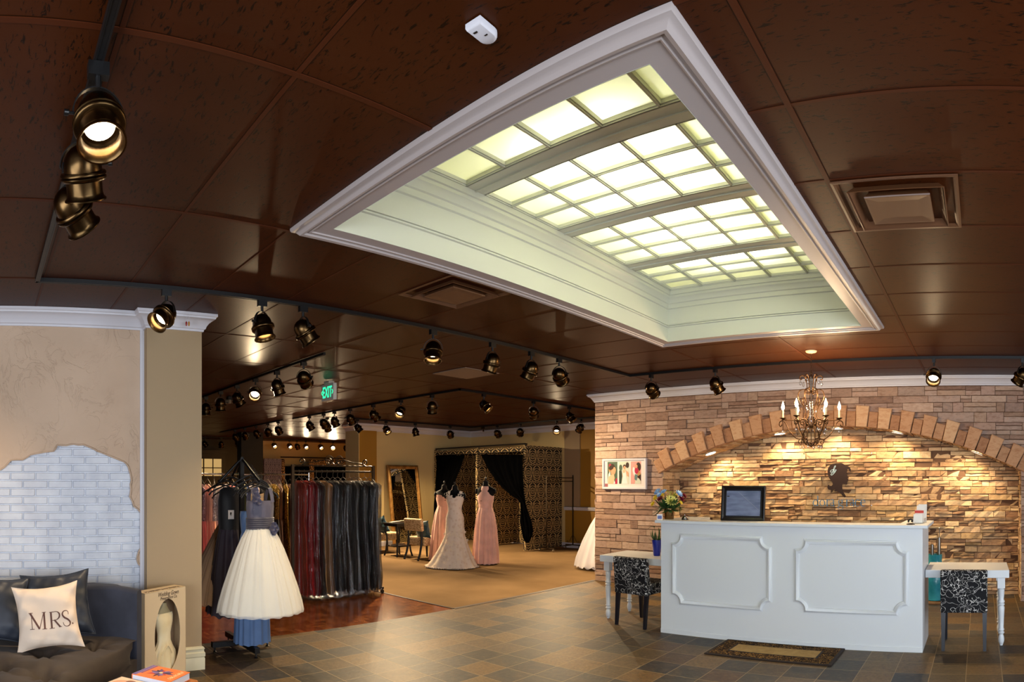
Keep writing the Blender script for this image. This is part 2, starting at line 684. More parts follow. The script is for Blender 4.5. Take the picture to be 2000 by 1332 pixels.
        if solid:
            b = o.modifiers.new('solid', 'SOLIDIFY')
            b.thickness = solid
        if subsurf:
            b = o.modifiers.new('sub', 'SUBSURF')
            b.levels = b.render_levels = subsurf
        return o


def tag(o, label, cat, group=None, kind=None):
    o['label'] = label
    o['category'] = cat
    if group:
        o['group'] = group
    if kind:
        o['kind'] = kind
    return o


def struct(o):
    o['kind'] = 'structure'
    return o


def empty(name, loc, rz=0.0, label=None, cat=None, group=None):
    o = bpy.data.objects.new(name, None)
    o.empty_display_size = 0.1
    COL.objects.link(o)
    o.location = loc
    o.rotation_euler = (0, 0, rz)
    if label:
        tag(o, label, cat, group)
    return o


KIDS = {}


def dup(o, parent=None):
    """copy of a thing with its parts and their sub-parts (mesh data shared)"""
    c = o.copy()
    COL.objects.link(c)
    if parent is not None:
        c.parent = parent
    for ch in list(o.children):
        dup(ch, c)
    return c


def rz(a):
    return Matrix.Rotation(a, 3, 'Z')


def text_mesh(name, txt, size, mat, parent, loc, rot, shear=0.0, extrude=0.001, align='CENTER', sx=1.0, space=1.0, bold=0.0):
    cu = bpy.data.curves.new(name, 'FONT')
    cu.body, cu.size, cu.shear, cu.extrude, cu.align_x = txt, size, shear, extrude, align
    cu.space_character = space
    cu.space_line = 0.8
    cu.offset = bold
    t = bpy.data.objects.new(name, cu)
    COL.objects.link(t)
    dg = bpy.context.evaluated_depsgraph_get()
    me = bpy.data.meshes.new_from_object(t.evaluated_get(dg))
    bpy.data.objects.remove(t)
    me.materials.clear()
    me.materials.append(M[mat] if isinstance(mat, str) else mat)
    o = bpy.data.objects.new(name, me)
    COL.objects.link(o)
    if parent is not None:
        o.parent = parent
    o.location = loc
    o.rotation_euler = rot
    o.scale = (sx, 1, 1)
    return o


def arc(c, r, a0, a1, n, plane='XZ'):
    out = []
    for i in range(n + 1):
        a = a0 + (a1 - a0) * i / n
        u, w = r * cos(a), r * sin(a)
        out.append(Vector(c) + (Vector((u, 0, w)) if plane == 'XZ' else Vector((u, w, 0))))
    return out


def scroll(c, r, turns=1.4, a0=0.0, sgn=1, n=18, r1=0.15):
    """spiral in a vertical plane: list of (u, w)"""
    out = []
    for i in range(n + 1):
        f = i / n
        a = a0 + sgn * turns * 2 * pi * f
        q = r * (1 - (1 - r1) * f)
        out.append((c[0] + q * cos(a), c[1] + q * sin(a)))
    return out


RND = random.Random(7)


# ================================================================== the setting
# ---- floors
struct(MB().bx(-5.84, 3.2, -2.6, 9.3, -0.1, 0).build('floor', 'slate'))
m = MB()
m.bx(-19.4, -5.84, -2.6, 5.36, -0.1, 0)
m.bx(-19.4, -12.9, 5.36, 13.2, -0.1, 0)
struct(m.build('floor_parquet', 'parquet'))
struct(MB().bx(-12.9, -5.84, 5.36, 13.2, -0.1, 0).build('floor_carpet', 'carpet'))
struct(tag(MB().bx(-5.87, -5.81, 5.36, 8.4, 0, 0.004).build('trim_3', flat('dark_edge_strip', (60, 44, 30), 0.5)), 'thin dark strip between carpet and slate', 'trim'))
struct(MB().bx(-12.9, -5.84, 5.335, 5.365, 0, 0.006).build('trim_4', M['black_metal']))

# ---- ceiling with the opening for the lit recess
X0, X1, YA, YB = -2.94, -1.04, 1.815, 5.49          # recess opening
ZT = ZC + 0.008
m = MB()
for a in ((-19.4, X0 - .06, -2.6, 13.2), (X1 + .06, 3.2, -2.6, 13.2), (X0 - .06, X1 + .06, -2.6, YA - .06), (X0 - .06, X1 + .06, YB + .06, 13.2)):
    m.bx(*a, ZT, ZT + 0.05)
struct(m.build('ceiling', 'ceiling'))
m = MB()
for k in range(-4, 16):                              # main runners, 1.22 m apart
    x = -0.705 - 1.22 * k
    if X0 - .1 < x < X1 + .1:
        m.bx(x - .012, x + .012, -2.6, YA - .05, ZC + .005, ZT + .001)
        m.bx(x - .012, x + .012, YB + .05, 13.2, ZC + .005, ZT + .001)
    else:
        m.bx(x - .012, x + .012, -2.6, 13.2, ZC + .005, ZT + .001)
for k in range(-6, 20):                              # cross tees, 0.61 m apart
    y = 1.04 + 0.61 * k
    if YA - .1 < y < YB + .1:
        m.bx(-19.4, X0 - .05, y - .009, y + .009, ZC + .006, ZT + .001)
        m.bx(X1 + .05, 3.2, y - .009, y + .009, ZC + .006, ZT + .001)
    else:
        m.bx(-19.4, 3.2, y - .009, y + .009, ZC + .006, ZT + .001)
struct(m.build('ceiling_grid', 'grid'))

# ---- lit recess in the ceiling: casing, lined sides, framed diffuser ceiling
rect = [(X0, YA), (X0, YB), (X1, YB), (X1, YA)]
prof = [(.001, 2.951), (.001, 3.085), (.012, 3.09), (.012, 3.10), (.003, 3.104), (.012, 3.108), (.012, 3.116), (0, 3.121), (0, 3.265), (.012, 3.272), (.012, 3.31),
        (.022, 3.318), (.028, 3.345), (.045, 3.365), (.045, 3.385), (.055, 3.39), (.06, 3.44), (.06, 3.452)]
struct(MB().sweep(prof, rect, True).build('ceiling_recess', 'sky_white', smooth=35))
cas = [(-.02, 2.975), (0.0, 2.952), (-.085, 2.952), (-.088, 2.945), (-.095, 2.943), (-.10, 2.949), (-.112, 2.949), (-.118, 2.938), (-.135, 2.934), (-.145, 2.945), (-.155, 2.955), (-.17, 2.958), (-.175, 2.968), (-.175, 2.982)]
struct(MB().sweep(cas, rect, True).build('trim_1', 'casing', smooth=35))

bands = [(1.83, 2.745), (2.915, 3.67), (3.84, 4.595), (4.765, 5.43)]
cols = [-2.88, -2.545, -2.205, -1.86, -1.515, -1.10]
m = MB()
zb, zt2 = 3.437, 3.465
edges = [1.80] + [v for b in bands for v in b] + [5.43]
for k in range(0, 8, 2):
    if edges[k + 1] - edges[k] > .02:
        m.bx(-2.88, -1.10, edges[k], edges[k + 1], zb - .012, zt2)
    if k:
        yc = (edges[k] + edges[k + 1]) / 2
        m.bx(-2.88, -1.10, yc - .005, yc + .005, zb - .02, zt2)   # seam bead on each cross beam
for b0, b1 in bands:
    for i in range(6):
        w = .016 if i in (0, 5) else .013
        m.bx(cols[i] - w, cols[i] + w, b0, b1, zb - .004, zt2)
        m.bx(cols[i] - w * .45, cols[i] + w * .45, b0, b1, zb - .012, zb)
    for j in range(4):
        y = b0 + (b1 - b0) * j / 3
        m.bx(-2.88, -1.10, y - .012, y + .012, zb - .004, zt2)
        m.bx(-2.88, -1.10, y - .005, y + .005, zb - .012, zb)
m.bx(-2.95, -1.03, 1.80, 1.875, zb, zt2)
m.bx(-2.95, -1.03, 5.43, 5.51, zb, zt2)
m.bx(-2.95, -2.88, 1.80, 5.51, zb, zt2)
m.bx(-1.10, -1.03, 1.80, 5.51, zb, zt2)
fx = empty('luminous_ceiling', (0, 0, 0), 0, 'lit white grid of frosted panes inside the recess in the ceiling', 'ceiling light')
m.build('frame', 'sky_white', fx)
for b0, b1 in bands:
    for j in range(3):
        for i in range(5):
            ya, yb = b0 + (b1 - b0) * j / 3 + .01, b0 + (b1 - b0) * (j + 1) / 3 - .01
            MB().quad((cols[i] + .01, ya, 3.455), (cols[i + 1] - .01, ya, 3.455), (cols[i + 1] - .01, yb, 3.455), (cols[i] + .01, yb, 3.455)).build('pane', 'pane', fx)
# light box above the panes with its tubes
m = MB()
m.bx(-2.97, -1.01, 1.78, 5.53, 3.80, 3.83)
m.bx(-2.99, -2.97, 1.78, 5.53, 3.455, 3.83)
m.bx(-1.01, -0.99, 1.78, 5.53, 3.455, 3.83)
m.bx(-2.97, -1.01, 1.76, 1.78, 3.455, 3.83)
m.bx(-2.97, -1.01, 5.53, 5.55, 3.455, 3.83)
m.build('light_box', flat('light_box_grey', (194, 195, 158), 0.7), fx)
tube_mat = emit('fluorescent_tube', (1.0, 0.98, 0.90, 1), 66)
for x in (-2.22, -1.86):
    for y0, y1 in ((2.7, 3.75), (3.85, 5.0)):
        MB().tube([(x, y0, 3.60), (x, y1, 3.60)], 0.019, 10).build('tube_lamp', tube_mat, fx)

# ---- crown moulding profile
CROWN = [(0, -.118), (.012, -.118), (.014, -.104), (.024, -.098), (.03, -.08), (.05, -.052), (.075, -.034), (.086, -.03), (.088, -.018), (.098, -.014), (.098, 0.006), (0, .006)]


def crown(name, path, mat='white_trim', s=1.0):
    return struct(MB().sweep([(o * s, ZC + z * s) for o, z in CROWN], path).build(name, mat, smooth=30))


# ---- left wall: plastered, with the patch of bare white brick
WX = -5.15
pxl = [(0, 918), (9, 912), (21, 899), (30, 898), (44, 898), (53, 893), (60, 888), (74, 885), (88, 883), (105, 881), (108, 876), (112, 869), (121, 869.5), (130, 870), (137, 868), (144, 867.5),
       (153, 869), (163, 868.4), (172, 872), (184, 877), (190, 881), (198, 884), (216, 891), (228, 896), (242, 901.7), (247, 906), (251, 912), (255, 926), (257, 938), (255, 946), (256, 956), (254, 970), (259, 980), (262, 989),
       (269, 994), (275, 1000.6), (278, 1012), (278.5, 1024), (280, 1033), (280, 1045), (279, 1056), (277, 1066), (271, 1078), (268, 1087), (268, 1094), (270, 1100.6), (277, 1108), (283, 1117), (284.5, 1125), (283, 1133), (281, 1140), (278, 1147)]
edge = [at_x(px, py, WX) for px, py in pxl]
rr = random.Random(3)
left_part = [Vector((WX, -.05, 1.60)), Vector((WX, -.2, 1.52)), Vector((WX, -.32, 1.30)), Vector((WX, -.42, 1.05)), Vector((WX, -.36, 0.85)), Vector((WX, -.4, 0.6))]
outline = list(reversed(left_part)) + edge + [Vector((WX, 1.30, 0.55))]
yp = at_x(287, 900, -5.05).y                          # where the pillar starts
Y_END = at_x(394, 900, -5.05).y
outer = [Vector((WX, outline[0].y, 0)), Vector((WX, -2.6, 0)), Vector((WX, -2.6, ZC)), Vector((WX, yp, ZC)), Vector((WX, yp, 0)), Vector((WX, outline[-1].y, 0))]
pl = outline + list(reversed(outer))
from mathutils.geometry import tessellate_polygon
tri = tessellate_polygon([[Vector((p.y, p.z, 0)) for p in pl]])
m = MB()
np_ = len(pl)
m.add(pl + [p + Vector((-.022, 0, 0)) for p in pl], [tuple(t) for t in tri] + [(k, (k + 1) % np_, np_ + (k + 1) % np_, np_ + k) for k in range(np_)])
struct(m.build('wall_left', 'plaster'))
# torn plaster lip round the patch
m = MB()
rim = [p + Vector((.002, 0, 0)) for p in edge]
m.tube(rim, [0.006 + 0.003 * rr.random() for _ in rim], 6)
struct(m.build('trim_5', 'plaster', smooth=60))
# bricks behind it
m = MB()
bl, bh = 0.2045, 0.0655
row = 0
z = 0.02
while z < 2.0:
    y = -1.2 + (bl / 2 if row % 2 else 0)
    while y < yp:
        a, b = y + .005, min(y + bl - .005, yp)
        if b > a:
            d = rr.uniform(0, .0025)
            z0, z1 = z + .0045, z + bh - .0045
            xo = WX - .014 + d
            m.add([(xo - .012, a, z0), (xo - .012, b, z0), (xo - .012, b, z1), (xo - .012, a, z1),
                   (xo, a + .004, z0 + .004), (xo, b - .004, z0 + .004), (xo, b - .004, z1 - .004), (xo, a + .004, z1 - .004)],
                  [(4, 5, 6, 7), (0, 1, 5, 4), (1, 2, 6, 5), (2, 3, 7, 6), (3, 0, 4, 7)])
        y += bl
    z += bh
    row += 1
m.bx(WX - .045, WX - .025, -1.3, yp, 0, 2.1)
struct(m.build('wall_left_brick', 'white_brick'))
struct(MB().bx(-5.5, WX - .04, -2.6, Y_END, 0, ZC + .02).build('wall_left_core', 'pillar_beige'))
struct(MB().bx(-5.5, -5.05, yp, Y_END, 0, ZC + .02).build('pillar', 'pillar_beige'))
struct(MB().bx(WX, WX + .012, yp - .035, yp, 0, ZC - .1).build('trim_6', 'white_trim'))
crown('trim_2', [(WX, -2.6), (WX, yp), (-5.05, yp), (-5.05, Y_END), (-5.5, Y_END)][::1], s=1.08)
BASE = [(0, 0), (.022, 0), (.022, .095), (.017, .105), (.024, .112), (.024, .14), (.016, .152), (.016, .168), (.022, .175), (.012, .19), (0, .195)]
struct(MB().sweep(BASE, [(WX, -2.6), (WX, yp), (-5.05, yp), (-5.05, Y_END), (-5.5, Y_END)]).build('baseboard_left', flat('cream_trim_paint', (206, 196, 164), 0.45), smooth=30))

# ---- stone wall with the arched niche
YS, YN = 8.38, 8.93                                  # wall face, back of the niche
XL, XR = -4.571, 0.533                               # jambs of the niche
ACX, ASP, ACR = (XL + XR) / 2, 1.735, 2.337           # arch centre line, spring height, crown height
HW, RISE = (XR - XL) / 2, ACR - ASP
AR = (HW * HW + RISE * RISE) / (2 * RISE)
ACZ = ACR - AR
A_HALF = math.asin(HW / AR)
WL, WR = -5.81, 3.2
PAL = [(186, 156, 138), (180, 150, 132), (194, 166, 146), (172, 142, 124), (190, 160, 138), (164, 134, 116), (182, 152, 136), (198, 170, 150), (178, 146, 124), (158, 126, 108), (186, 160, 144)]
PAL2 = [(206, 174, 136), (194, 160, 122), (214, 184, 146), (182, 146, 110), (198, 164, 128), (220, 192, 152), (172, 136, 102), (202, 168, 122), (160, 124, 94)]


def stones(m, u0, u1, z0, z1, place, rnd, pal, dmin, dmax, clip=None, hmin=.06, hmax=.135, lmin=.10, lmax=.48, tilt=.006, dark=.02):
    """courses of ledge stone; place(u, z, depth) -> point"""
    z = z0
    while z < z1 - .004:
        h = min(rnd.uniform(hmin, hmax), z1 - z)
        if z1 - z - h < .02:
            h = z1 - z
        u = u0
        while u < u1 - .004:
            L = rnd.uniform(lmin, lmax)
            if u1 - u - L < .06:
                L = u1 - u
            spans = [(u, u + L)] if clip is None else clip(u, u + L, z, z + h)
            parts = [(z, z + h)]
            if rnd.random() < .45 and h > .07:
                k = z + h * rnd.uniform(.4, .6)
                parts = [(z, k), (k, z + h)]
            for a, b in spans:
                for p0, p1 in parts:
                    d = rnd.uniform(dmin, dmax)
                    c = rgb(*rnd.choice(pal))
                    f = rnd.uniform(.66, .90) * (0.55 if rnd.random() < dark else 1)
                    m.col = (c[0] * f, c[1] * f, c[2] * f, 1)
                    g = .003
                    nseg = max(1, int((b - a) / .07))
                    fr = []
                    for i in range(nseg + 1):
                        uu = a + g + (b - a - 2 * g) * i / nseg
                        jz = rnd.uniform(-.0025, .0025)
                        fr.append((place(uu, p0 + g + (jz if 0 < i < nseg else 0), 0), place(uu, p0 + g + .003 + jz, d + rnd.uniform(-tilt, tilt)),
                                   place(uu, p1 - g - .003 + jz, d + rnd.uniform(-tilt, tilt)), place(uu, p1 - g + (jz if 0 < i < nseg else 0), 0)))
                    vs = [q for t4 in fr for q in t4]
                    fs = []
                    for i in range(nseg):
                        o = i * 4
                        for k in range(3):
                            fs.append((o + k, o + 4 + k, o + 5 + k, o + 1 + k))
                    fs.append((0, 1, 2, 3))
                    o = nseg * 4
                    fs.append((o + 3, o + 2, o + 1, o))
                    m.add(vs, fs)
            u += L
        z += h


def arch_clip(a, b, z0, z1):
    """keep only what lies outside the niche opening"""
    if z0 >= ACR + .10:
        return [(a, b)]
    if z0 <= ASP:
        hw = HW
    else:
        q = (AR + .08) ** 2 - (z0 - ACZ) ** 2
        hw = min(sqrt(max(q, 0)), HW + .04)
    l, r = ACX - hw, ACX + hw
    out = []
    if a < l - .004:
        out.append((a, min(b, l)))
    if b > r + .004:
        out.append((max(a, r), b))
    return out


rs = random.Random(11)
m = MB()
stones(m, WL, WR, 0, ZC - .09, lambda u, z, d: Vector((u, YS + .012 - d, z)), rs, PAL, .002, .022, arch_clip, tilt=.002)
stones(m, YS, 9.25, 0, ZC - .09, lambda u, z, d: Vector((WL + .012 - d, u, z)), rs, PAL, .002, .022, tilt=.002)
struct(m.build('wall_back', 'stone'))
m = MB()
stones(m, XL, XR, 0, ACR + .06, lambda u, z, d: Vector((u, YN + .02 - d, z)), rs, PAL2, .0, .038, hmin=.045, hmax=.105, lmin=.08, lmax=.42, tilt=.012)
struct(m.build('wall_niche', 'stone'))
m = MB()
stones(m, YS + .002, YN, 0, ASP, lambda u, z, d: Vector((XL - .012 + d, u, z)), rs, PAL2, .004, .02, lmin=.1, lmax=.3, tilt=.003)
stones(m, YS + .002, YN, 0, ASP, lambda u, z, d: Vector((XR + .012 - d, u, z)), rs, PAL2, .004, .02, lmin=.1, lmax=.3, tilt=.003)


def soff(u, s, d):
    a = -A_HALF + s / AR
    q = AR + .01 - d
    return Vector((ACX + q * sin(a), u, ACZ + q * cos(a)))


stones(m, YS + .002, YN, 0, 2 * A_HALF * AR, soff, rs, PAL2, .004, .022, hmin=.05, hmax=.09, lmin=.12, lmax=.4, tilt=.003)
struct(m.build('niche_reveal', 'stone'))
# masonry behind the facing, with the arched opening
m = MB()
n = 40
bot = [Vector((WL + .012, YS + .012, 0)), Vector((XL - .012, YS + .012, 0))]
arcp = [Vector((ACX + (AR + .012) * sin(-A_HALF + 2 * A_HALF * i / n), YS + .012, ACZ + (AR + .012) * cos(-A_HALF + 2 * A_HALF * i / n))) for i in range(n + 1)]
# strips above the arch and the two side piers
for i in range(n):
    a, b = arcp[i], arcp[i + 1]
    m.add([a, b, (b.x, b.y, ZC), (a.x, a.y, ZC), a + Vector((0, .56, 0)), b + Vector((0, .56, 0))], [(0, 1, 2, 3), (0, 4, 5, 1)])
m.bx(WL + .012, XL - .012, YS + .012, 9.25, 0, ZC)
m.bx(XR + .012, WR, YS + .012, 9.25, 0, ZC)
m.bx(XL - .05, XR + .05, YN + .02, 9.25, 0, ZC)
struct(m.build('wall_back_core', 'mortar'))
# voussoirs, tall and short in turn
m = MB()
rv = random.Random(5)
NV = 37
for i in range(NV):
    a0 = -A_HALF - .012 + (2 * A_HALF + .024) * i / NV
    a1 = -A_HALF - .012 + (2 * A_HALF + .024) * (i + 1) / NV
    tall = i % 2 == 1
    c = rgb(*rv.choice([(198, 154, 116), (188, 144, 108), (204, 164, 126)] if tall else [(172, 128, 94), (162, 118, 86), (178, 136, 102)]))
    m.col = c
    am = (a0 + a1) / 2
    w0 = (a1 - a0) * AR * (.50 if tall else .42)
    r0, r1 = AR - .004, AR + (.275 if tall else .20) + rv.uniform(-.008, .008)
    w1 = w0 * (1.22 if tall else 1.0)
    pr_ = .075 if tall else .055
    er, et = Vector((sin(am), 0, cos(am))), Vector((cos(am), 0, -sin(am)))
    C0 = Vector((ACX, 0, ACZ))
    q = [C0 + er * r0 - et * w0, C0 + er * r0 + et * w0, C0 + er * r1 + et * w1, C0 + er * r1 - et * w1]
    cen = sum(q, Vector()) / 4
    back = [p + Vector((0, YS + .03, 0)) for p in q]
    fr = [p + Vector((0, YS - pr_ + .008, 0)) for p in q]
    fr2 = [cen + (p - cen) * .93 + Vector((0, YS - pr_, 0)) for p in q]
    m.loft([back, fr, fr2], True, capt=True)
struct(m.build('trim_arch', 'stone', smooth=25))
crown('trim_7', [(WL - .0, 9.25), (WL, YS), (WR, YS)][::-1][::-1], s=1.0) if False else None
MBc = MB().sweep([(o * 1.0, ZC + z) for o, z in CROWN], [(WR, YS), (WL, YS), (WL, 9.25)][::-1])
struct(MBc.build('trim_7', 'white_trim', smooth=30))

# ---- fitting-room corner beyond the carpet
XF, YF = -12.7, 12.3
struct(MB().bx(XF - .2, XF, 8.62, YF, 0, ZC + .02).build('wall_far_left', 'cream_wall'))
struct(MB().bx(XF - .2, -9.4, YF, YF + .2, 0, ZC + .02).build('wall_far_back', 'cream_wall'))
m = MB()
m.bx(-9.4, -5.6, YF - .02, YF + .2, 0, ZC + .02)
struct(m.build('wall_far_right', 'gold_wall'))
struct(MB().bx(-9.4, -8.94, YF - .05, YF, 1.0, ZC + .01).build('pillar_far_right_shaded', 'pillar_beige'))  # upper pillar face in beige, painting in the shade over the mustard
# pilaster at the corner of the two rooms: cream face, mustard side
yq0, yq1 = at_x(680, 900, XF + .12).y, at_x(737, 900, XF + .12).y
m = MB()
m.bx(XF - .35, XF + .12, yq0 + .36, yq0 + .38, 0, ZC)
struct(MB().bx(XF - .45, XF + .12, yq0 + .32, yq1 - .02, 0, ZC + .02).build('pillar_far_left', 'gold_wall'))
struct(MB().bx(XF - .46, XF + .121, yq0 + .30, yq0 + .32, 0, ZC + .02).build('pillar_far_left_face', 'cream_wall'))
crown('trim_8', [(XF - .45, yq0 + .30), (XF + .12, yq0 + .30), (XF + .12, yq1 - .02), (XF, yq1 - .02), (XF, YF), (-9.4, YF), (-9.4, YF - .05), (-5.6, YF - .05)], s=1.25)
RAIL = [(0, 0), (.02, .01), (.02, .035), (.03, .045), (.03, .075), (.018, .085), (0, .09)]
m = MB()
m.sweep([(o, .90 + z) for o, z in RAIL], [(-9.4, YF - .05), (-5.6, YF - .05)])
m.sweep([(o, .90 + z) for o, z in RAIL], [(XF + .121, yq0 + .34), (XF + .121, yq1 - .02)])
struct(m.build('trim_9', 'white_trim'))
m = MB()
for pth in ([(XF, yq1), (XF, YF), (-9.4, YF)], [(-9.4, YF - .05), (-5.6, YF - .05)]):
    m.sweep([(0, 0), (.02, 0), (.02, .1), (.01, .12), (0, .12)], pth)
struct(m.build('baseboard_back', 'white_trim'))

# ---- far room and outer shell
wall_dark = flat('dark_wall_paint', (30, 20, 16), 0.7)
struct(MB().bx(-19.6, -19.4, -2.6, 13.4, 0, ZC + .02).build('wall_far_end', flat('far_tan_wall', (216, 180, 116), 0.7)))
struct(MB().bx(-19.6, 3.4, 13.2, 13.4, 0, ZC + .02).build('wall_outer_back', 'cream_wall'))
struct(MB().bx(-19.6, -5.5, -2.8, -2.6, 0, ZC + .02).build('wall_gallery_front', 'pillar_beige'))
# shop front behind the camera and the wall to its right, each with wide windows
m = MB()
m.bx(-5.5, -2.2, -2.8, -2.6, 0, ZC + .02)
m.bx(2.8, 3.4, -2.8, -2.6, 0, ZC + .02)
m.bx(-2.2, 2.8, -2.8, -2.6, 0, .5)
m.bx(-2.2, 2.8, -2.8, -2.6, 2.4, ZC + .02)
struct(m.build('wall_front', 'pillar_beige'))
m = MB()
m.bx(3.2, 3.4, -2.6, -.3, 0, ZC + .02)
m.bx(3.2, 3.4, 4.3, 13.2, 0, ZC + .02)
m.bx(3.2, 3.4, -.3, 4.3, 0, .5)
m.bx(3.2, 3.4, -.3, 4.3, 2.4, ZC + .02)
struct(m.build('wall_right', 'pillar_beige'))
for nm, fr in (('window_1', [(x, -2.7) for x in (-2.2, -.53, 1.13, 2.8)]), ('window_2', [(3.3, y) for y in (-.3, 1.23, 2.77, 4.3)])):
    m = MB()
    for x, y in fr:
        m.box((x, y, 1.45), (.07, .07, 1.9))
    a, b = fr[0], fr[-1]
    for zz in (.53, 2.37):
        m.bx(min(a[0], b[0]) - .03, max(a[0], b[0]) + .03, min(a[1], b[1]) - .03, max(a[1], b[1]) + .03, zz - .03, zz + .03)
    w = struct(m.build(nm, 'black_metal'))
    g = MB()
    g.quad((a[0], a[1], .5), (b[0], b[1], .5), (b[0], b[1], 2.4), (a[0], a[1], 2.4))
    g.build('window_pane', 'glass', w)


# ================================================================== ceiling fixtures
def rail(name, paths, label, z=ZC):
    m = MB()
    for p in paths:
        for a, b in zip(p[:-1], p[1:]):
            x0, x1 = min(a[0], b[0]), max(a[0], b[0])
            y0, y1 = min(a[1], b[1]), max(a[1], b[1])
            m.bx(x0 - .014, x1 + .014, y0 - .014, y1 + .014, z - .022, z + .006)
            if x1 - x0 > y1 - y0:
                m.bx(x0, x1, y0 - .016, y0 - .009, z - .024, z - .016)
                m.bx(x0, x1, y0 + .009, y0 + .016, z - .024, z - .016)
            else:
                m.bx(x0 - .016, x0 - .009, y0, y1, z - .024, z - .016)
                m.bx(x0 + .009, x0 + .016, y0, y1, z - .024, z - .016)
    return tag(m.build(name, 'black_metal'), label, 'track rail')


rail('track_rail', [[(2.8, .38), (-4.345, .38), (-4.345, 7.05), (2.8, 7.05)]], 'long black track rail running round the lit recess and before the stone wall')
rail('track_rail', [[(-5.9, 3.52), (-13.0, 3.52)]], 'short black track rail in front of the green exit sign')
rail('track_rail', [[(-12.2, 6.5), (-6.95, 6.5), (-6.95, 11.0)]], 'black angled track rail over the carpet')
rail('track_rail', [[(-11.5, 7.4), (-11.5, 11.15), (-6.8, 11.15)]], 'black track rail along the cream fitting-room walls')
rail('track_rail', [[(-16.4, 6.45), (-12.6, 6.45)]], 'black track rail above the garment racks')
rail('track_rail', [[(-18.3, 5.5), (-18.3, 12.6)]], 'farthest black track rail at the end of the gallery')

M['bulb'].cycles.emission_sampling = 'NONE'
WARM = (1.0, 0.74, 0.44)
PIV = -.172


def make_spot(lit):
    """track spotlight: adapter and yoke at the rail, swivelling head"""
    r = empty('track_spotlight', (0, 0, 0))
    m = MB()
    m.box((0, 0, -.022), (.034, .07, .045))
    m.tube([(0, 0, -.04), (0, 0, -.075)], .011, 10)
    m.build('adapter', 'black_plastic', r)
    m = MB()
    pts = [(.086 * cos(a), 0, .092 * sin(a)) for a in [pi * i / 14 for i in range(15)]]
    ring = []
    for x, y, z in pts:
        k = sqrt(x * x + z * z) or 1
        nx, nz = x / k, z / k
        ring.append([Vector((x - nx * .002, -.009, z - nz * .002)), Vector((x + nx * .002, -.009, z + nz * .002)), Vector((x + nx * .002, .009, z + nz * .002)), Vector((x - nx * .002, .009, z - nz * .002))])
    m.loft(ring, True, True, True)
    m.tube([(0, 0, .09), (0, 0, .104)], .011, 10)
    y = m.build('yoke', 'black_metal', r, loc=(0, 0, PIV), smooth=40)
    hd = []
    m = MB()
    pr = [(.0, .072), (.02, .0705), (.038, .063), (.054, .049), (.066, .030), (.0725, .008), (.074, -.014), (.074, -.024)]
    m.lathe(pr[1:], n=28, capb=False, capt=False)
    m.ball((0, 0, .069), (.021, .021, .004), 14, 6)
    hd.append(m.build('housing', 'brass', r, loc=(0, 0, PIV), smooth=50))
    m = MB()
    m.lathe([(.072, -.018), (.085, -.020), (.089, -.026), (.089, -.031), (.083, -.035), (.089, -.039), (.089, -.045), (.084, -.051), (.07, -.054)], n=28)
    hd.append(m.build('collar', 'brass', r, loc=(0, 0, PIV), smooth=40))
    m = MB()
    m.lathe([(.07, -.05), (.070, -.095), (.0735, -.108), (.082, -.116), (.082, -.121), (.076, -.121), (.068, -.112), (.065, -.095), (.063, -.07), (.066, -.064), (.060, -.060), (.063, -.054), (.055, -.05), (.045, -.048)], n=28)
    hd.append(m.build('rim', 'brass', r, loc=(0, 0, PIV), smooth=45))
    m = MB()
    m.lathe([(.001, -.058), (.03, -.057), (.05, -.050), (.056, -.044)], n=24)
    hd.append(m.build('lamp', 'bulb' if lit else 'lamp_off', r, loc=(0, 0, PIV), smooth=60))
    m = MB()
    m.tube([(.074, 0, 0), (.104, 0, 0)], .005, 8)
    m.tube([(.100, 0, 0), (.114, 0, 0)], .010, 10)
    hd.append(m.build('knob', 'black_plastic', r, loc=(0, 0, PIV), smooth=40))
    if lit:
        l = bpy.data.lights.new('spot_lamp', 'SPOT')
        l.energy, l.color, l.spot_size, l.spot_blend, l.shadow_soft_size = SPOT_W, WARM, radians(118), 0.75, .03
        lo = bpy.data.objects.new('spot_lamp', l)
        COL.objects.link(lo)
        lo.parent = r
        lo.location = (0, 0, PIV)
    return r


SPOT_W = 190
PROTO = {0: make_spot(0), 1: make_spot(1)}
USED = {0: False, 1: False}


def spot(x, y, lit, aim, tilt, label, power=None):
    lit = 1 if lit else 0
    if not USED[lit]:
        r = PROTO[lit]
        USED[lit] = True
    else:
        r = dup(PROTO[lit])
    r.location = (x, y, ZC - .024)
    tag(r, label, 'spotlight', 'brass track spotlights')
    b = atan2(x, y)
    ax = cos(b) * aim[0] + sin(b) * aim[1]
    ay = -sin(b) * aim[0] + cos(b) * aim[1]
    pan = atan2(-ax, ay)
    t = radians(tilt)
    for c in r.children:
        n = c.name.split('.')[0]
        if n == 'adapter':
            continue
        if n == 'yoke':
            c.rotation_euler = (0, 0, pan)
        else:
            c.rotation_euler = (t, 0, pan)
        if n == 'spot_lamp':
            d = Vector((-sin(pan) * sin(t), cos(pan) * sin(t), -cos(t)))
            c.location = Vector((0, 0, PIV)) + d * .066
            if power:
                c.data = c.data.copy()
                c.data.energy = power
    return r


ORD = ['first', 'second', 'third', 'fourth', 'fifth', 'sixth', 'seventh', 'eighth', 'ninth', 'tenth', 'eleventh', 'twelfth']
ON, OFF = 'lit', 'unlit'


def row(kind, val, items, where):
    n = len(items)
    for i, it in enumerate(items):
        px, lit, aim, tilt = it[:4]
        b = (px - 1000) / F - TH
        if kind == 'X':
            x, y = val, val / tan(b)
        else:
            x, y = val * tan(b), val
        o = 'leftmost' if i == 0 else ('rightmost' if i == n - 1 else ORD[i] + ' from left')
        spot(x, y, lit, aim, tilt, '%s brass spotlight, %s %s' % (ON if lit else OFF, o, where), it[4] if len(it) > 4 else None)


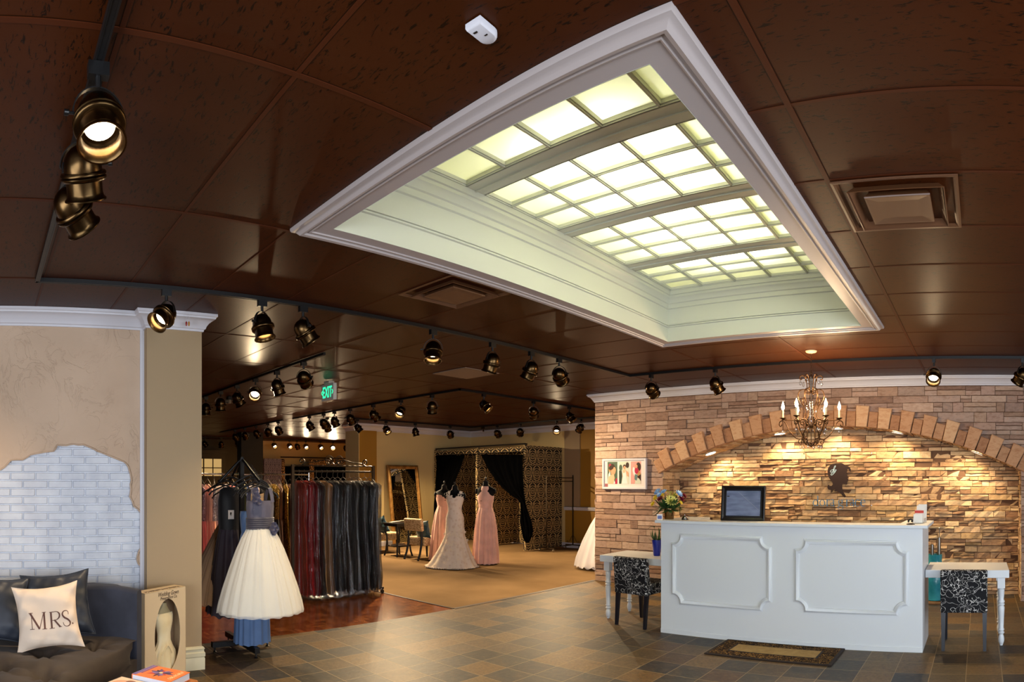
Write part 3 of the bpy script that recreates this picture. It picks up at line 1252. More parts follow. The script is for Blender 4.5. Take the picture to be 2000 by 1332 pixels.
spot(-2.05, .38, 1, (.25, -1), 22, 'large lit brass spotlight hanging nearest, in the top left of the photo', 110)
spot(-2.38, .38, 0, (.2, 1), 32, 'unlit brass spotlight pointing down, directly behind the large lit one')
spot(-2.72, .38, 0, (.8, .9), 52, 'unlit brass spotlight tilted right, third along the rail from the large lit one')
W1 = 'on the long rail left of the recess'
row('X', -4.345, [(325, 1, (-1, -.9), 50, 260), (512, 1, (.25, -.2), 14, None), (592, 0, (1, .55), 38), (846, 1, (-.1, -1), 20, None), (962, 1, (-.6, .5), 22, None), (1038, 0, (-1, .8), 32), (1092, 0, (.5, 1), 52)], W1)
row('Y', 7.05, [(1272, 0, (.5, 1), 55), (1397, 0, (.9, .7), 38), (1824, 1, (-.1, -1), 44, 150), (1997, 0, (-.8, .6), 40)], 'on the rail before the stone wall')
row('Y', 3.52, [(402, 1, (0, .3), 6, None), (431, 1, (0, .5), 12, None), (463, 0, (.8, .6), 36), (499, 1, (-.15, -1), 52, None), (541, 0, (.7, .6), 24), (593, 0, (.4, 1), 58)], 'on the short rail by the exit sign')
row('Y', 6.5, [(604, 0, (.8, .5), 36), (632, 0, (.4, .9), 46), (653, 0, (.8, .7), 30), (684, 0, (.6, .9), 40), (729, 0, (.9, .7), 48), (783, 1, (-.5, -1), 40, 700), (844, 0, (0, 1), 18)], 'on the left arm of the angled rail')
row('X', -6.95, [(945, 1, (1, -.35), 46, 600), (1042, 0, (.1, 1), 50), (1112, 1, (1, -.2), 40, 240)], 'on the right arm of the angled rail')
row('X', -11.5, [(639, 0, (.3, 1), 40), (698, 1, (1, .0), 40, 712), (754, 1, (.6, -.6), 40, 560), (811, 1, (.6, .3), 14, 240), (879, 0, (.2, 1), 52)], 'on the rail along the cream left wall')
row('Y', 11.15, [(971, 0, (.6, 1), 50), (1016, 0, (0, 1), 48), (1087, 1, (.0, -1), 40, 420), (1134, 0, (-.6, 1), 46)], 'on the rail over the fitting booth')
row('Y', 6.45, [(459, 0, (.7, .8), 44), (478, 0, (.3, 1), 50), (500, 0, (.8, .8), 44), (523, 0, (.3, 1), 50), (543, 0, (.6, .9), 46)], 'on the dark rail above the racks')
row('X', -18.3, [(399, 0, (1, .4), 40), (432, 0, (0, 1), 30), (463, 0, (.6, .6), 40), (502, 1, (.6, -.6), 28, 420), (535, 1, (.6, -1), 50, 420), (565, 1, (.6, -1), 50, 420), (580, 0, (.6, 1), 40), (597, 1, (.4, -1), 50, 420), (626, 1, (.5, -1), 48, 420),
                 (650, 1, (.1, -1), 60, 420), (675, 0, (.3, 1), 50)], 'on the farthest rail at the gallery end')

# bare adapter without a head on the booth rail
x = 11.15 * tan((943 - 1000) / F - TH)
m = MB()
m.box((x, 11.15, ZC - .05), (.09, .034, .05))
m.tube([(x + .02, 11.15, ZC - .07), (x + .02, 11.15, ZC - .11)], .008, 8)
m.ball((x + .02, 11.15, ZC - .125), .022, 10, 6)
tag(m.build('track_adapter', 'brass'), 'bare brass track adapter without a lamp head above the booth', 'track adapter')


# ---- air diffusers
def diffuser(cx, cy, label):
    r = empty('air_diffuser', (cx, cy, ZC), 0, label, 'air vent')
    m = MB()
    sq = lambda h, z: [(-h, -h, z), (h, -h, z), (h, h, z), (-h, h, z)]
    m.loft([sq(.297, .002), sq(.297, -.004), sq(.285, -.005), sq(.275, -.002), sq(.215, .06), sq(.215, .10)])
    m.build('frame', 'vent_paint', r)
    m = MB()
    m.loft([sq(.225, -.022), sq(.228, -.026), sq(.232, -.024), sq(.165, .05), sq(.16, .05), sq(.222, -.02)])
    m.build('louver', 'vent_paint', r)
    m = MB()
    m.loft([sq(.11, .05), sq(.160, -.020), sq(.158, -.026), sq(.150, -.026), sq(.1, -.022)], capt=True)
    m.build('center_plate', 'vent_paint', r)
    m = MB()
    m.add(sq(.22, .098), [(0, 1, 2, 3)])
    m.build('duct', 'black_plastic', r)
    return r


M['vent_paint'] = flat('brown_vent_paint', (92, 58, 34), 0.4)
diffuser(-.40, 3.175, 'square brown louvered vent right of the lit recess')
diffuser(-3.45, 3.175, 'square dark louvered vent left of the lit recess')
m = MB().box((-5.89, 5.615, ZC - .001), (.60, .60, .008))
tag(m.build('ceiling_panel', flat('grey_panel', (132, 112, 94), 0.6)), 'pale grey square panel in the brown ceiling over the carpet edge', 'ceiling panel')

# ---- white motion sensor on the ceiling
r = empty('motion_sensor', (-1.382, 1.392, ZC), radians(4), 'small white sensor box on the ceiling near the recess corner', 'sensor')
m = MB()
ol = [(-.03, -.05), (.03, -.05), (.03, .02)] + [(.03 * cos(a), .02 + .03 * sin(a)) for a in [pi * i / 8 for i in range(1, 8)]] + [(-.03, .02)]
m.loft([[Vector((x * s_, y * s_, z)) for x, y in ol] for s_, z in ((1, .004), (1, -.010), (.92, -.016), (.85, -.018))], True, capt=True)
m.build('housing', 'white_trim', r, smooth=35)
m = MB()
m.bx(-.016, -.002, -.03, -.024, -.0195, -.0175)
m.build('lens', 'black_plastic', r)
MB().bx(.004, .014, .0, .004, -.0195, -.0175).build('indicator', 'black_plastic', r)

# ---- exit sign
r = empty('exit_sign', (-7.52, 4.57, ZC), 0, 'white hanging exit sign with green letters and arrows', 'exit sign')
m = MB()
m.bx(-.16, .16, -.028, .028, -.265, -.035)
m.build('housing', flat('sign_white', (205, 205, 196), 0.5), r, bevel=.006)
m = MB()
m.bx(-.07, .07, -.045, .045, -.035, 0.004)
m.build('canopy', 'sign_white_' if 'sign_white_' in M else flat('canopy_white', (190, 186, 172), 0.5), r, bevel=.006)
green = emit('exit_green', (0.03, 0.85, 0.38, 1), 1.6)
text_mesh('lettering', 'EXIT', .215, green, r, (0, -.0295, -.222), (pi / 2, 0, 0), sx=.56, extrude=.001, bold=.003)
for sx_ in (-1, 1):
    m = MB()
    for sz in (-1, 1):
        m.tube([(sx_ * .124, -.03, -.152 + sz * .03), (sx_ * .150, -.03, -.152)], .005, 6)
    m.build('arrow', green, r)
# dark twin-head fitting under the ceiling beside the exit rail
r = empty('emergency_light', (-9.6, 3.95, ZC), 0, 'small dark emergency light on the ceiling left of the exit sign', 'emergency light')
m = MB()
m.bx(-.05, .05, -.05, .05, -.06, .004)
m.build('housing', 'black_plastic', r, bevel=.006)
m = MB()
m.box((.07, -.06, -.09), (.09, .05, .06), rz(.5))
m.build('lamp_head', flat('frosted_lens', (150, 140, 118), 0.3), r, bevel=.006)

# ---- recessed lights in the arch
for i, px in enumerate((1388, 1523, 1635, 1753, 1908)):
    p = at_y(px, 880, 8.63)
    s_ = math.asin((p.x - ACX) / AR)
    loc = Vector((p.x, 8.63, ACZ + AR * cos(s_) - .012))
    r = empty('recessed_light', loc, 0, '%s lit recessed light under the stone arch' % (['leftmost', 'second from left', 'middle', 'fourth from left', 'rightmost'][i]), 'recessed light', 'recessed lights in the arch')
    r.rotation_euler = (0, s_, 0)
    m = MB()
    m.lathe([(.072, .006), (.088, .006), (.090, -.004), (.084, -.008), (.074, -.002), (.072, .006)], n=28)
    m.build('trim_ring', 'white_trim', r, smooth=50)
    m = MB()
    m.lathe([(.001, -.001), (.05, -.001), (.074, .002)], n=24)
    m.build('lens', 'bulb', r, smooth=50)
    l = bpy.data.lights.new('arch_lamp', 'SPOT')
    l.energy, l.color, l.spot_size, l.spot_blend, l.shadow_soft_size = 72, (1.0, .74, .42), radians(150), .6, .06
    lo = bpy.data.objects.new('arch_lamp', l)
    COL.objects.link(lo)
    lo.parent = r
    lo.location = (0, 0, -.02)
    lo.rotation_euler = (radians(8), 0, 0)

# ---- chandelier
CH = Vector((-1.782, 6.53, 0))
r = empty('chandelier', CH, .2666, 'bronze scroll chandelier with candle bulbs and crystals hung before the arch', 'chandelier')
M['ch_metal'] = flat('gilded_bronze', (84, 58, 34), 0.4, 0.8)
M['crystal'] = mat_clear('crystal', (.98, .96, .92, 1), 3.0)
M['candle'] = flat('candle_sleeve', (232, 206, 160), 0.5)
m = MB()
m.lathe([(.001, ZC - .022), (.02, ZC - .022), (.055, ZC - .012), (.062, ZC - .002), (.062, ZC + .004)], n=28)
m.build('canopy', flat('canopy_cream', (206, 176, 140), 0.5), r, smooth=40)
m = MB()
z = ZC - .022
i = 0
while z > 2.74:
    a = pi / 2 * (i % 2)
    m.tube([(.008 * cos(t) * cos(a), .008 * cos(t) * sin(a), z - .014 + .016 * sin(t)) for t in [2 * pi * k / 10 for k in range(10)]], .0022, 5, closed=True)
    z -= .026
    i += 1
m.tube([(.012 * cos(t), 0, 2.735 + .014 * sin(t)) for t in [2 * pi * k / 12 for k in range(12)]], .0035, 6, closed=True)
m.build('chain', 'ch_metal', r)
m = MB()
m.lathe([(.004, 2.725), (.018, 2.715), (.022, 2.69), (.018, 2.64), (.014, 2.58), (.02, 2.555), (.008, 2.54), (.016, 2.53), (.02, 2.50), (.016, 2.44), (.018, 2.36), (.03, 2.28), (.036, 2.23), (.028, 2.19), (.012, 2.175)], n=20)
m.build('glass_column', 'crystal', r, smooth=60)
m = MB()
m.tube([(0, 0, 2.72), (0, 0, 1.97)], .005, 8)
m.lathe([(.001, 2.15), (.014, 2.155), (.03, 2.165), (.032, 2.175), (.01, 2.18)], n=18)
m.lathe([(.001, 1.945), (.012, 1.955), (.016, 1.968), (.008, 1.98), (.02, 1.99), (.006, 2.0)], n=14)
m.build('stem', 'ch_metal', r, smooth=50)


def smoothp(p, n=4):
    """Catmull-Rom through 2-D points"""
    out = []
    for i in range(len(p) - 1):
        a, b, c, d = p[max(i - 1, 0)], p[i], p[i + 1], p[min(i + 2, len(p) - 1)]
        for k in range(n):
            t = k / n
            out.append(tuple(.5 * ((2 * b[j]) + (-a[j] + c[j]) * t + (2 * a[j] - 5 * b[j] + 4 * c[j] - d[j]) * t * t + (-a[j] + 3 * b[j] - 3 * c[j] + d[j]) * t ** 3) for j in range(2)))
    out.append(p[-1])
    return out


ARM = [([(.31, 2.19), (.325, 2.17), (.338, 2.185), (.335, 2.215), (.31, 2.23), (.275, 2.21), (.23, 2.12), (.16, 2.045), (.10, 2.04), (.075, 2.075), (.085, 2.10)], .0042),
       ([(.085, 2.215), (.075, 2.20), (.09, 2.185), (.112, 2.20), (.112, 2.235), (.085, 2.245), (.055, 2.22), (.06, 2.15), (.09, 2.07), (.075, 2.0), (.045, 1.975), (.012, 1.968)], .0048),
       ([(.09, 2.035), (.12, 2.035), (.135, 2.01), (.12, 1.985), (.10, 1.995), (.107, 2.012)], .0036),
       ([(.05, 2.515), (.045, 2.545), (.075, 2.565), (.12, 2.55), (.137, 2.50), (.118, 2.44), (.085, 2.39), (.06, 2.33), (.065, 2.27), (.10, 2.24), (.16, 2.236), (.23, 2.236), (.30, 2.245)], .0042),
       ([(.11, 2.44), (.135, 2.46), (.165, 2.45), (.175, 2.42), (.155, 2.40), (.145, 2.415)], .0034),
       ([(.014, 2.545), (.04, 2.57), (.046, 2.63), (.06, 2.69), (.095, 2.712), (.122, 2.695), (.115, 2.668), (.095, 2.675)], .0042),
       ([(.025, 2.59), (.045, 2.545), (.03, 2.52), (.02, 2.54)], .0034)]
drop = [(.001, .022), (.0025, .016), (.007, .004), (.0085, -.006), (.006, -.014), (.001, -.018)]
for k in range(6):
    a = k * pi / 3
    ca, sa = cos(a), sin(a)
    m = MB()
    for pts, w in ARM:
        m.tube([(u * ca, u * sa, z) for u, z in smoothp(pts)], w * 1.45, 6)
    ar = m.build('arm', 'ch_metal', r, smooth=60)
    m = MB()
    m.lathe([(.004, 2.236), (.012, 2.246), (.03, 2.254), (.036, 2.262), (.034, 2.262), (.012, 2.256)], (.30 * ca, .30 * sa, 0), 16)
    m.build('drip_cup', 'ch_metal', ar, smooth=50)
    m = MB()
    m.tube([(.30 * ca, .30 * sa, 2.256), (.30 * ca, .30 * sa, 2.345)], .0105, 12)
    m.build('candle_sleeve', 'candle', ar, smooth=50)
    m = MB()
    m.lathe([(.006, 2.345), (.014, 2.358), (.018, 2.375), (.014, 2.396), (.007, 2.418), (.001, 2.438)], (.30 * ca, .30 * sa, 0), 12)
    m.build('candle_bulb', 'bulb', ar, smooth=60)
    for u, z in ((.30, 2.12), (.118, 2.63), (.165, 2.35), (.10, 2.145), (.115, 1.955)):
        aa = a + (.5 if u < .2 else 0) * (pi / 6)
        m = MB()
        m.lathe([(x_ * 1.6, z_ * 1.45 + z) for x_, z_ in drop], (u * cos(aa), u * sin(aa), 0), 8)
        m.tube([(u * cos(aa), u * sin(aa), z + .028), (u * cos(aa), u * sin(aa), z + .05)], .0012, 5)
        m.build('crystal_drop', 'crystal', r)
    l = bpy.data.lights.new('candle_lamp', 'POINT')
    l.energy, l.color, l.shadow_soft_size = 13.0, (1.0, .70, .40), .02
    lo = bpy.data.objects.new('candle_lamp', l)
    COL.objects.link(lo)
    lo.parent = r
    lo.location = (.30 * ca, .30 * sa, 2.45)


# ================================================================== reception counter and what stands on it
CX0, CX1, CY, CZT = -3.22, -0.535, 5.86, 1.18
r = empty('reception_counter', ((CX0 + CX1) / 2, CY, 0), 0, 'white panelled reception counter before the stone arch', 'counter')
ox = -(CX0 + CX1) / 2


def L(m):
    m.v = [(x + ox, y - CY, z) for x, y, z in m.v]
    return m


m = MB()
m.bx(CX0, CX1, CY, CY + .06, 0, CZT - .03)
m.bx(CX0, CX0 + .05, CY + .06, CY + .66, 0, CZT - .03)
m.bx(CX1 - .05, CX1, CY + .06, CY + .66, 0, CZT - .03)
m.bx(CX0, CX1, CY - .008, CY, 0, .045)
L(m).build('body', 'white_paint', r)
m = MB()
ol = [(CX0 - .05, CY - .05), (CX1 + .05, CY - .05), (CX1 + .05, CY + .72), (CX1 - .24, CY + .72), (CX1 - .24, CY + .24), (CX0 + .24, CY + .24), (CX0 + .24, CY + .72), (CX0 - .05, CY + .72)]
m.prism([(x, y, CZT - .03) for x, y in ol], (0, 0, .03))
L(m).build('countertop', 'white_paint', r, bevel=.004)
m = MB()
m.bx(CX0 + .3, CX1 - .3, CY + .07, CY + .62, .72, .75)
L(m).build('work_shelf', 'white_paint', r)
# panel mouldings with scooped corners
for x0, x1, z0, z1 in ((-3.07, -2.02, .335, 1.02), (-1.74, -.688, .355, 1.008)):
    R_ = .095
    pts = []
    for cx_, cz_, a0, a1 in ((x0, z0, 90, 0), (x1, z0, 180, 90), (x1, z1, 270, 180), (x0, z1, 360, 270)):
        for i in range(9):
            a = radians(a0 + (a1 - a0) * i / 8)
            pts.append((cx_ + R_ * cos(a), cz_ + R_ * sin(a)))
    # little square shoulders where scoop meets straight run
    m = MB()
    prof = [(-.026, 0), (-.024, -.010), (-.014, -.013), (-.006, -.022), (.004, -.024), (.012, -.017), (.018, -.010), (.024, -.008), (.026, 0)]
    n = len(pts)
    rings = []
    for i in range(n):
        a, b, c = Vector(pts[i - 1]), Vector(pts[i]), Vector(pts[(i + 1) % n])
        d1, d2 = (b - a).normalized(), (c - b).normalized()
        n1, n2 = Vector((d1.y, -d1.x)), Vector((d2.y, -d2.x))
        nn = (n1 + n2) / max(.55, 1 + n1.dot(n2))
        rings.append([Vector((b.x + nn.x * o, CY + dy, b.y + nn.y * o)) for o, dy in prof])
    rings.append(rings[0])
    m.loft(rings, closed=False)
    L(m).build('panel_moulding', 'white_paint', r, smooth=40)

# ---- entrance mat before it
M['mat_border'] = None


def mat_rug():
    t = Nt('rug_border_scrolls')
    n = t.noise(t.coord(), 24, 1.0, 0.5, 1.6)
    a = t.math('ABSOLUTE', t.math('SUBTRACT', n, 0.5))
    c = t.ramp(a, [(0.022, rgb(150, 112, 56)), (0.034, rgb(34, 20, 12))])
    t.pbsdf(c, 0.95, 0, 0.1)
    t.bump(t.noise(t.coord(), 300, 2), 0.5, 0.004)
    return t.m


M['mat_border'] = mat_rug()
M['mat_pile'] = varied('rug_tan_pile', (150, 118, 66), (168, 134, 80), 18, 0.95, bump=(300, .5, .004))
M['mat_edge'] = flat('rug_dark_edge', (34, 22, 14), .95, bump=(250, .5, .004))
r = empty('door_mat', (-1.86, 5.565, 0), radians(0), 'dark brown scroll bordered mat with tan centre before the counter', 'mat')
m = MB()
m.box((0, 0, .007), (1.19, .565, .014))
m.build('base', 'mat_edge', r, bevel=.005)
m = MB()
m.box((0, 0, .0145), (1.13, .515, .003))
m.build('border', 'mat_border', r)
m = MB()
m.box((0, 0, .0165), (.86, .255, .003))
m.build('inner_edge', 'mat_edge', r)
m = MB()
m.box((0, 0, .0185), (.82, .225, .003))
m.build('center_field', 'mat_pile', r)


# ---- side tables with turned legs
def turned_leg(x, y):
    m = MB()
    pr = [(.008, 0), (.016, .002), (.016, .012), (.02, .016), (.028, .04), (.030, .065), (.026, .09), (.018, .11), (.030, .12), (.031, .130), (.020, .14), (.030, .150), (.030, .16), (.024, .17), (.027, .26), (.031, .33),
          (.033, .37), (.024, .385), (.034, .392), (.034, .402), (.024, .41), (.034, .418), (.034, .43), (.025, .445), (.029, .48), (.031, .52), (.033, .54), (.024, .548), (.036, .556)]
    m.lathe(pr, (x, y, 0), 20)
    m.box((x, y, .608), (.072, .072, .105))
    return m


def side_table(x0, x1, label, sgn):
    r = empty('side_table', ((x0 + x1) / 2, 6.38, 0), 0, label, 'table')
    w = x1 - x0
    m = MB()
    m.box((0, 0, .6975), (w, .60, .075))
    m.build('tabletop', 'white_paint', r, bevel=.004)
    xl = sgn * (w / 2 - .075)
    turned_leg(xl, -.235).build('leg', 'white_paint', r, smooth=40)
    turned_leg(xl, .235).build('leg', 'white_paint', r, smooth=40)
    return r


side_table(-.53, .275, 'white table with turned legs on the right end of the counter', 1)
side_table(-4.15, -3.225, 'white table with turned legs on the left end of the counter', -1)


# ---- upholstered chairs
def parsons(x, y, label, a=0.0):
    r = empty('upholstered_chair', (x, y, 0), a, label, 'chair', 'squiggle fabric chairs at the counter')
    w = .44
    m = MB()
    rings = []
    for z, dy, th in ((.355, .0, .085), (.40, 0, .088), (.55, -.012, .082), (.70, -.03, .075), (.745, -.036, .068), (.76, -.037, .05)):
        k = 1 if z < .75 else .985
        rings.append([Vector((sx_ * w / 2 * k, dy + sy * th / 2 + .04, z)) for sx_, sy in ((-1, -1), (1, -1), (1, 1), (-1, 1))])
    m.loft(rings, True, True, True)
    m.build('backrest', 'squiggle', r, bevel=.012)
    m = MB()
    m.box((0, .285, .415), (w, .41, .12))
    m.build('seat', 'squiggle', r, bevel=.016)
    leg_m = 'chair_leg'
    for sx_ in (-1, 1):
        for yy, k in ((.035, -.03), (.455, .015)):
            m = MB()
            a_, b_ = .021, .015
            xx = sx_ * (w / 2 - .026)
            m.loft([[Vector((xx + px_ * b_, yy + k + py_ * b_, 0)) for px_, py_ in ((-1, -1), (1, -1), (1, 1), (-1, 1))],
                    [Vector((xx + px_ * a_, yy + py_ * a_, .357)) for px_, py_ in ((-1, -1), (1, -1), (1, 1), (-1, 1))]], True, True, True)
            m.build('leg', leg_m, r)
    return r


M['chair_leg'] = flat('black_lacquer_leg', (20, 22, 30), 0.3)
parsons(-.155, 5.93, 'black and white squiggle chair facing away at the right table', radians(0))
parsons(-3.625, 5.90, 'black and white squiggle chair facing away at the left table', radians(-6))

# ---- vase of flowers
M['petal_yellow'] = varied('yellow_petals', (226, 190, 30), (240, 214, 70), 20)
M['petal_pale'] = varied('pale_yellow_petals', (214, 204, 96), (236, 230, 140), 30)
M['petal_blue'] = varied('blue_petals', (110, 160, 214), (196, 220, 238), 18)
M['petal_red'] = varied('burgundy_petals', (110, 20, 34), (150, 34, 50), 20)
M['leaf'] = varied('dark_green_leaf', (34, 62, 26), (70, 100, 44), 8, 0.5)
M['leaf2'] = varied('yellow_green_filler', (130, 130, 40), (170, 160, 60), 12, 0.6)
M['bronze_vase'] = flat('smoked_mirror_glass', (120, 92, 54), 0.12, 0.85)
VB = Vector((-3.215, 6.03, CZT))
r = empty('flower_vase', VB, 0.487, 'bouquet of yellow, blue and burgundy flowers in a bronze glass vase', 'vase')
m = MB()
m.lathe([(.001, .0), (.05, .0), (.053, .006), (.053, .125), (.050, .125), (.050, .012), (.001, .01)], n=28)
m.build('vase', 'bronze_vase', r, smooth=40)


def leaf(m, base, tip, w, curl=.2):
    base, tip = Vector(base), Vector(tip)
    d = tip - base
    s = d.cross(Vector((0, 0, 1)))
    if s.length < 1e-4:
        s = Vector((1, 0, 0))
    s.normalize()
    up = s.cross(d).normalized()
    rows = []
    for i in range(6):
        t = i / 5
        c = base + d * t - up * curl * d.length * (t * t - t) * -1.2
        ww = w * sin(pi * min(1, t * .92 + .06)) ** .8
        rows.append([c - s * ww, c + up * ww * .25, c + s * ww])
    m.loft(rows, closed=False)


def bloom(m, c, rad, npet, layers, d, droop=.35):
    c, d = Vector(c), Vector(d).normalized()
    a = d.cross(Vector((.2, .9, .1))).normalized()
    b = d.cross(a)
    for ly in range(layers):
        el = droop + ly * .33
        for k in range(npet):
            t = 2 * pi * (k + ly * .5) / npet
            o = a * cos(t) + b * sin(t)
            tip = c + (o * cos(el) + d * sin(el)) * rad * (1 - .12 * ly)
            sd = d.cross(o) * rad * 1.9 / npet
            mid = c + (o * cos(el) + d * (sin(el) + .18)) * rad * .55
            m.add([c, mid - sd, tip - sd * .6, tip + d * rad * .06, tip + sd * .6, mid + sd], [(0, 1, 2, 3), (0, 3, 4, 5)])
    m.ball(c + d * rad * .18, rad * .26, 8, 5)


rf = random.Random(21)
# x: to the right in the photo, y: away
blooms = [('petal_pale', (.02, -.06, .185), .062, 14, 4), ('petal_yellow', (-.135, -.02, .225), .034, 8, 3), ('petal_yellow', (-.165, -.03, .16), .03, 8, 3), ('petal_yellow', (-.075, -.02, .245), .03, 8, 3),
          ('petal_blue', (-.115, 0, .285), .042, 7, 2), ('petal_blue', (-.055, .02, .285), .036, 7, 2), ('petal_blue', (.10, -.01, .265), .042, 7, 2), ('petal_blue', (-.10, -.03, .255), .03, 7, 2),
          ('petal_red', (-.09, -.035, .215), .032, 9, 3), ('petal_red', (.125, -.02, .215), .036, 9, 3), ('petal_red', (.155, .0, .245), .03, 9, 3), ('petal_yellow', (.12, -.03, .175), .022, 8, 2),
          ('petal_yellow', (.06, .03, .25), .028, 8, 2), ('petal_red', (.05, .03, .23), .03, 9, 3)]
for mt, c, rad, npet, ly in blooms:
    m = MB()
    rad *= 1.25
    bloom(m, c, rad, npet, ly, (c[0] * 2, c[1] * 2 - .12, .22))
    fl = m.build('flower', mt, r)
    m = MB()
    m.tube([(c[0] * .15, c[1] * .15 + .01, .08), (c[0] * .6, c[1] * .6, c[2] * .75), c], .0022, 5)
    m.build('stem', 'leaf', fl)
m = MB()
for k in range(80):
    a = rf.uniform(0, 2 * pi)
    q = rf.uniform(.06, .17)
    zz = rf.uniform(.11, .27) - q * .25
    leaf(m, (.03 * cos(a), .03 * sin(a), .11), (q * cos(a) * 1.15, q * sin(a), zz), rf.uniform(.016, .028))
for t_ in ((-.19, -.02, .05), (-.17, -.05, .03), (-.14, -.05, .06), (.19, -.03, .12), (.2, -.01, .15), (.17, -.05, .10)):
    leaf(m, (t_[0] * .4, t_[1] * .4, .15), t_, .022, .3)
m.build('foliage', 'leaf', r)
m = MB()
for k in range(26):
    a, q = rf.uniform(0, 2 * pi), rf.uniform(.01, .06)
    tip = Vector((.035 + q * cos(a), q * sin(a), rf.uniform(.23, .30)))
    m.tube([(0, 0, .12), tip], .0016, 4)
    m.ball(tip, .008, 6, 4)
m.build('filler_sprig', 'leaf2', r)

# ---- little printed card left of the vase
r = empty('counter_card', (-3.245, 5.875, CZT), .6, 'tiny folded printed card at the left end of the counter', 'card')
m = MB()
m.loft([[Vector((-.03, -.018, 0)), Vector((.03, -.018, 0))], [Vector((-.03, 0, .06)), Vector((.03, 0, .06))], [Vector((-.03, .018, 0)), Vector((.03, .018, 0))]], False)
m.build('card', flat('white_card', (220, 212, 206), .6), r)
m = MB()
m.add([(-.022, -.0175, .01), (.022, -.0175, .01), (.022, -.0065, .045), (-.022, -.0065, .045)], [(0, 1, 2, 3)])
m.build('print_patch', flat('blue_print', (80, 96, 150), .6), r)

# ---- call bell
r = empty('call_bell', (-3.02, 6.02, CZT), 0, 'small silver call bell beside the flower vase', 'bell')
m = MB()
m.lathe([(.036, 0), (.038, .006), (.030, .010)], n=24, capb=True)
m.build('base', 'black_plastic', r, smooth=40)
m = MB()
m.lathe([(.034, .010), (.033, .02), (.026, .034), (.014, .042), (.002, .044)], n=24)
m.build('dome', 'chrome', r, smooth=60)
m = MB()
m.lathe([(.003, .042), (.003, .052), (.007, .054), (.005, .059), (.001, .060)], n=12)
m.build('button', 'chrome', r, smooth=50)

# ---- dark framed picture leaning on the counter
FB = Vector((-2.385, 6.085, CZT))
r = empty('picture_frame', FB, .12, 'black framed blue grey glossy picture standing on the counter', 'picture frame')
r.rotation_euler = (radians(-7), 0, radians(6))
fw, fh = .465, .36
m = MB()
pf = [(0, 0), (0, -.03), (.012, -.034), (.03, -.026), (.04, -.026), (.048, -.012), (.055, -.010), (.055, 0)]
ring = [(-fw / 2, 0), (fw / 2, 0), (fw / 2, fh), (-fw / 2, fh)]
rings = []
for (x, z), (dx, dz) in zip(ring, ((1, 1), (-1, 1), (-1, -1), (1, -1))):
    rings.append([Vector((x + dx * o, dy, z + dz * o)) for o, dy in pf])
rings.append(rings[0])
m.loft(rings, False)
m.build('frame', flat('black_lacquer_frame', (18, 14, 12), .22), r)
m = MB()
m.bx(-fw / 2 + .05, fw / 2 - .05, -.011, -.006, .05, fh - .05)
t = Nt('blue_grey_reflection')  # reflected daylight painted into the panel as blue-grey tones
nz = t.noise(t.coord(scale=(1, 1, 5)), 5, 3)
t.pbsdf(t.ramp(nz, [(.35, rgb(84, 94, 122)), (.65, rgb(112, 122, 150))]), .25, 0, .5)
m.build('backing', t.m, r)
m = MB()
m.bx(-fw / 2 + .056, -fw / 2 + .083, -.0125, -.011, fh - .115, fh - .104)
m.build('label', 'black_plastic', r)
m = MB()
m.tube([(-.06, -.012, .30), (.16, -.012, .115)], .0009, 4)
m.build('scratch', flat('scratch_grey', (150, 152, 160), .5), r)
m = MB()
m.bx(-.03, .03, -.004, 0.0, .02, .25)
m.build('easel_back', 'black_plastic', r)

# ---- card rack and small black ornament on the right end
r = empty('card_holder', (-.595, 6.16, CZT), -.05, 'white tiered holder of cards with red band on the counter end', 'card holder')
cw = flat('card_white', (226, 222, 214), .6)
M['card_red'] = flat('card_red', (190, 60, 50), .6)
for i, (yy, h_) in enumerate(((-.09, .085), (-.03, .125), (.03, .165), (.09, .175))):
    m = MB()
    m.box((.006 * i, yy, h_ / 2 + .004), (.085, .012, h_), Matrix.Rotation(-.22, 3, 'X'))
    c_ = m.build('card_stack', cw, r)
    if i == 1:
        m = MB()
        m.box((.006, yy - .022, h_ - .014), (.086, .002, .026), Matrix.Rotation(-.22, 3, 'X'))
        m.build('red_band', 'card_red', c_)
m = MB()
m.bx(-.048, .062, -.125, .125, 0, .006)
m.bx(-.048, -.044, -.125, .125, 0, .05)
m.bx(.058, .062, -.125, .125, 0, .05)
m.build('tray', 'clear', r)
r = empty('beaded_ornament', (-.655, 5.93, CZT), 0, 'small black sparkling ornament at the counter corner', 'ornament')
m = MB()
m.lathe([(.001, 0), (.04, 0), (.042, .005), (.02, .012), (.001, .013)], n=20)
m.build('base', 'black_plastic', r, smooth=40)
m = MB()
for k in range(34):
    a, e = rf.uniform(0, 2 * pi), rf.uniform(0, 1.4)
    m.ball((.024 * cos(a) * cos(e), .024 * sin(a) * cos(e), .022 + .03 * sin(e)), .0062, 6, 4)
m.build('bead_cluster', flat('black_glass_bead', (24, 22, 22), .08), r, smooth=60)

# ---- potted orchid on the left table
r = empty('potted_plant', (-3.55, 6.36, .735), .5, 'small leafy plant in a cobalt blue pot on the left table', 'plant')
m = MB()
m.lathe([(.001, 0), (.038, 0), (.041, .006), (.056, .175), (.056, .182), (.051, .182), (.048, .16), (.001, .155)], n=24)
m.build('pot', flat('cobalt_glaze', (28, 44, 140), .2), r, smooth=40)
m = MB()
for t_, w in (((-.10, 0, .21), .013), ((-.05, -.04, .30), .016), ((.02, .02, .32), .016), ((.06, -.02, .25), .018), ((-.02, .05, .27), .016), ((.03, -.06, .24), .018), ((-.075, .03, .285), .012), ((.09, .01, .24), .014)):
    leaf(m, (0, 0, .155), t_, w, .5)
m.build('leaves', 'leaf', r)
m = MB()
m.tube([(.01, 0, .155), (-.005, 0, .25), (-.03, -.01, .33), (-.07, -.02, .335), (-.1, -.02, .31)], .0018, 5)
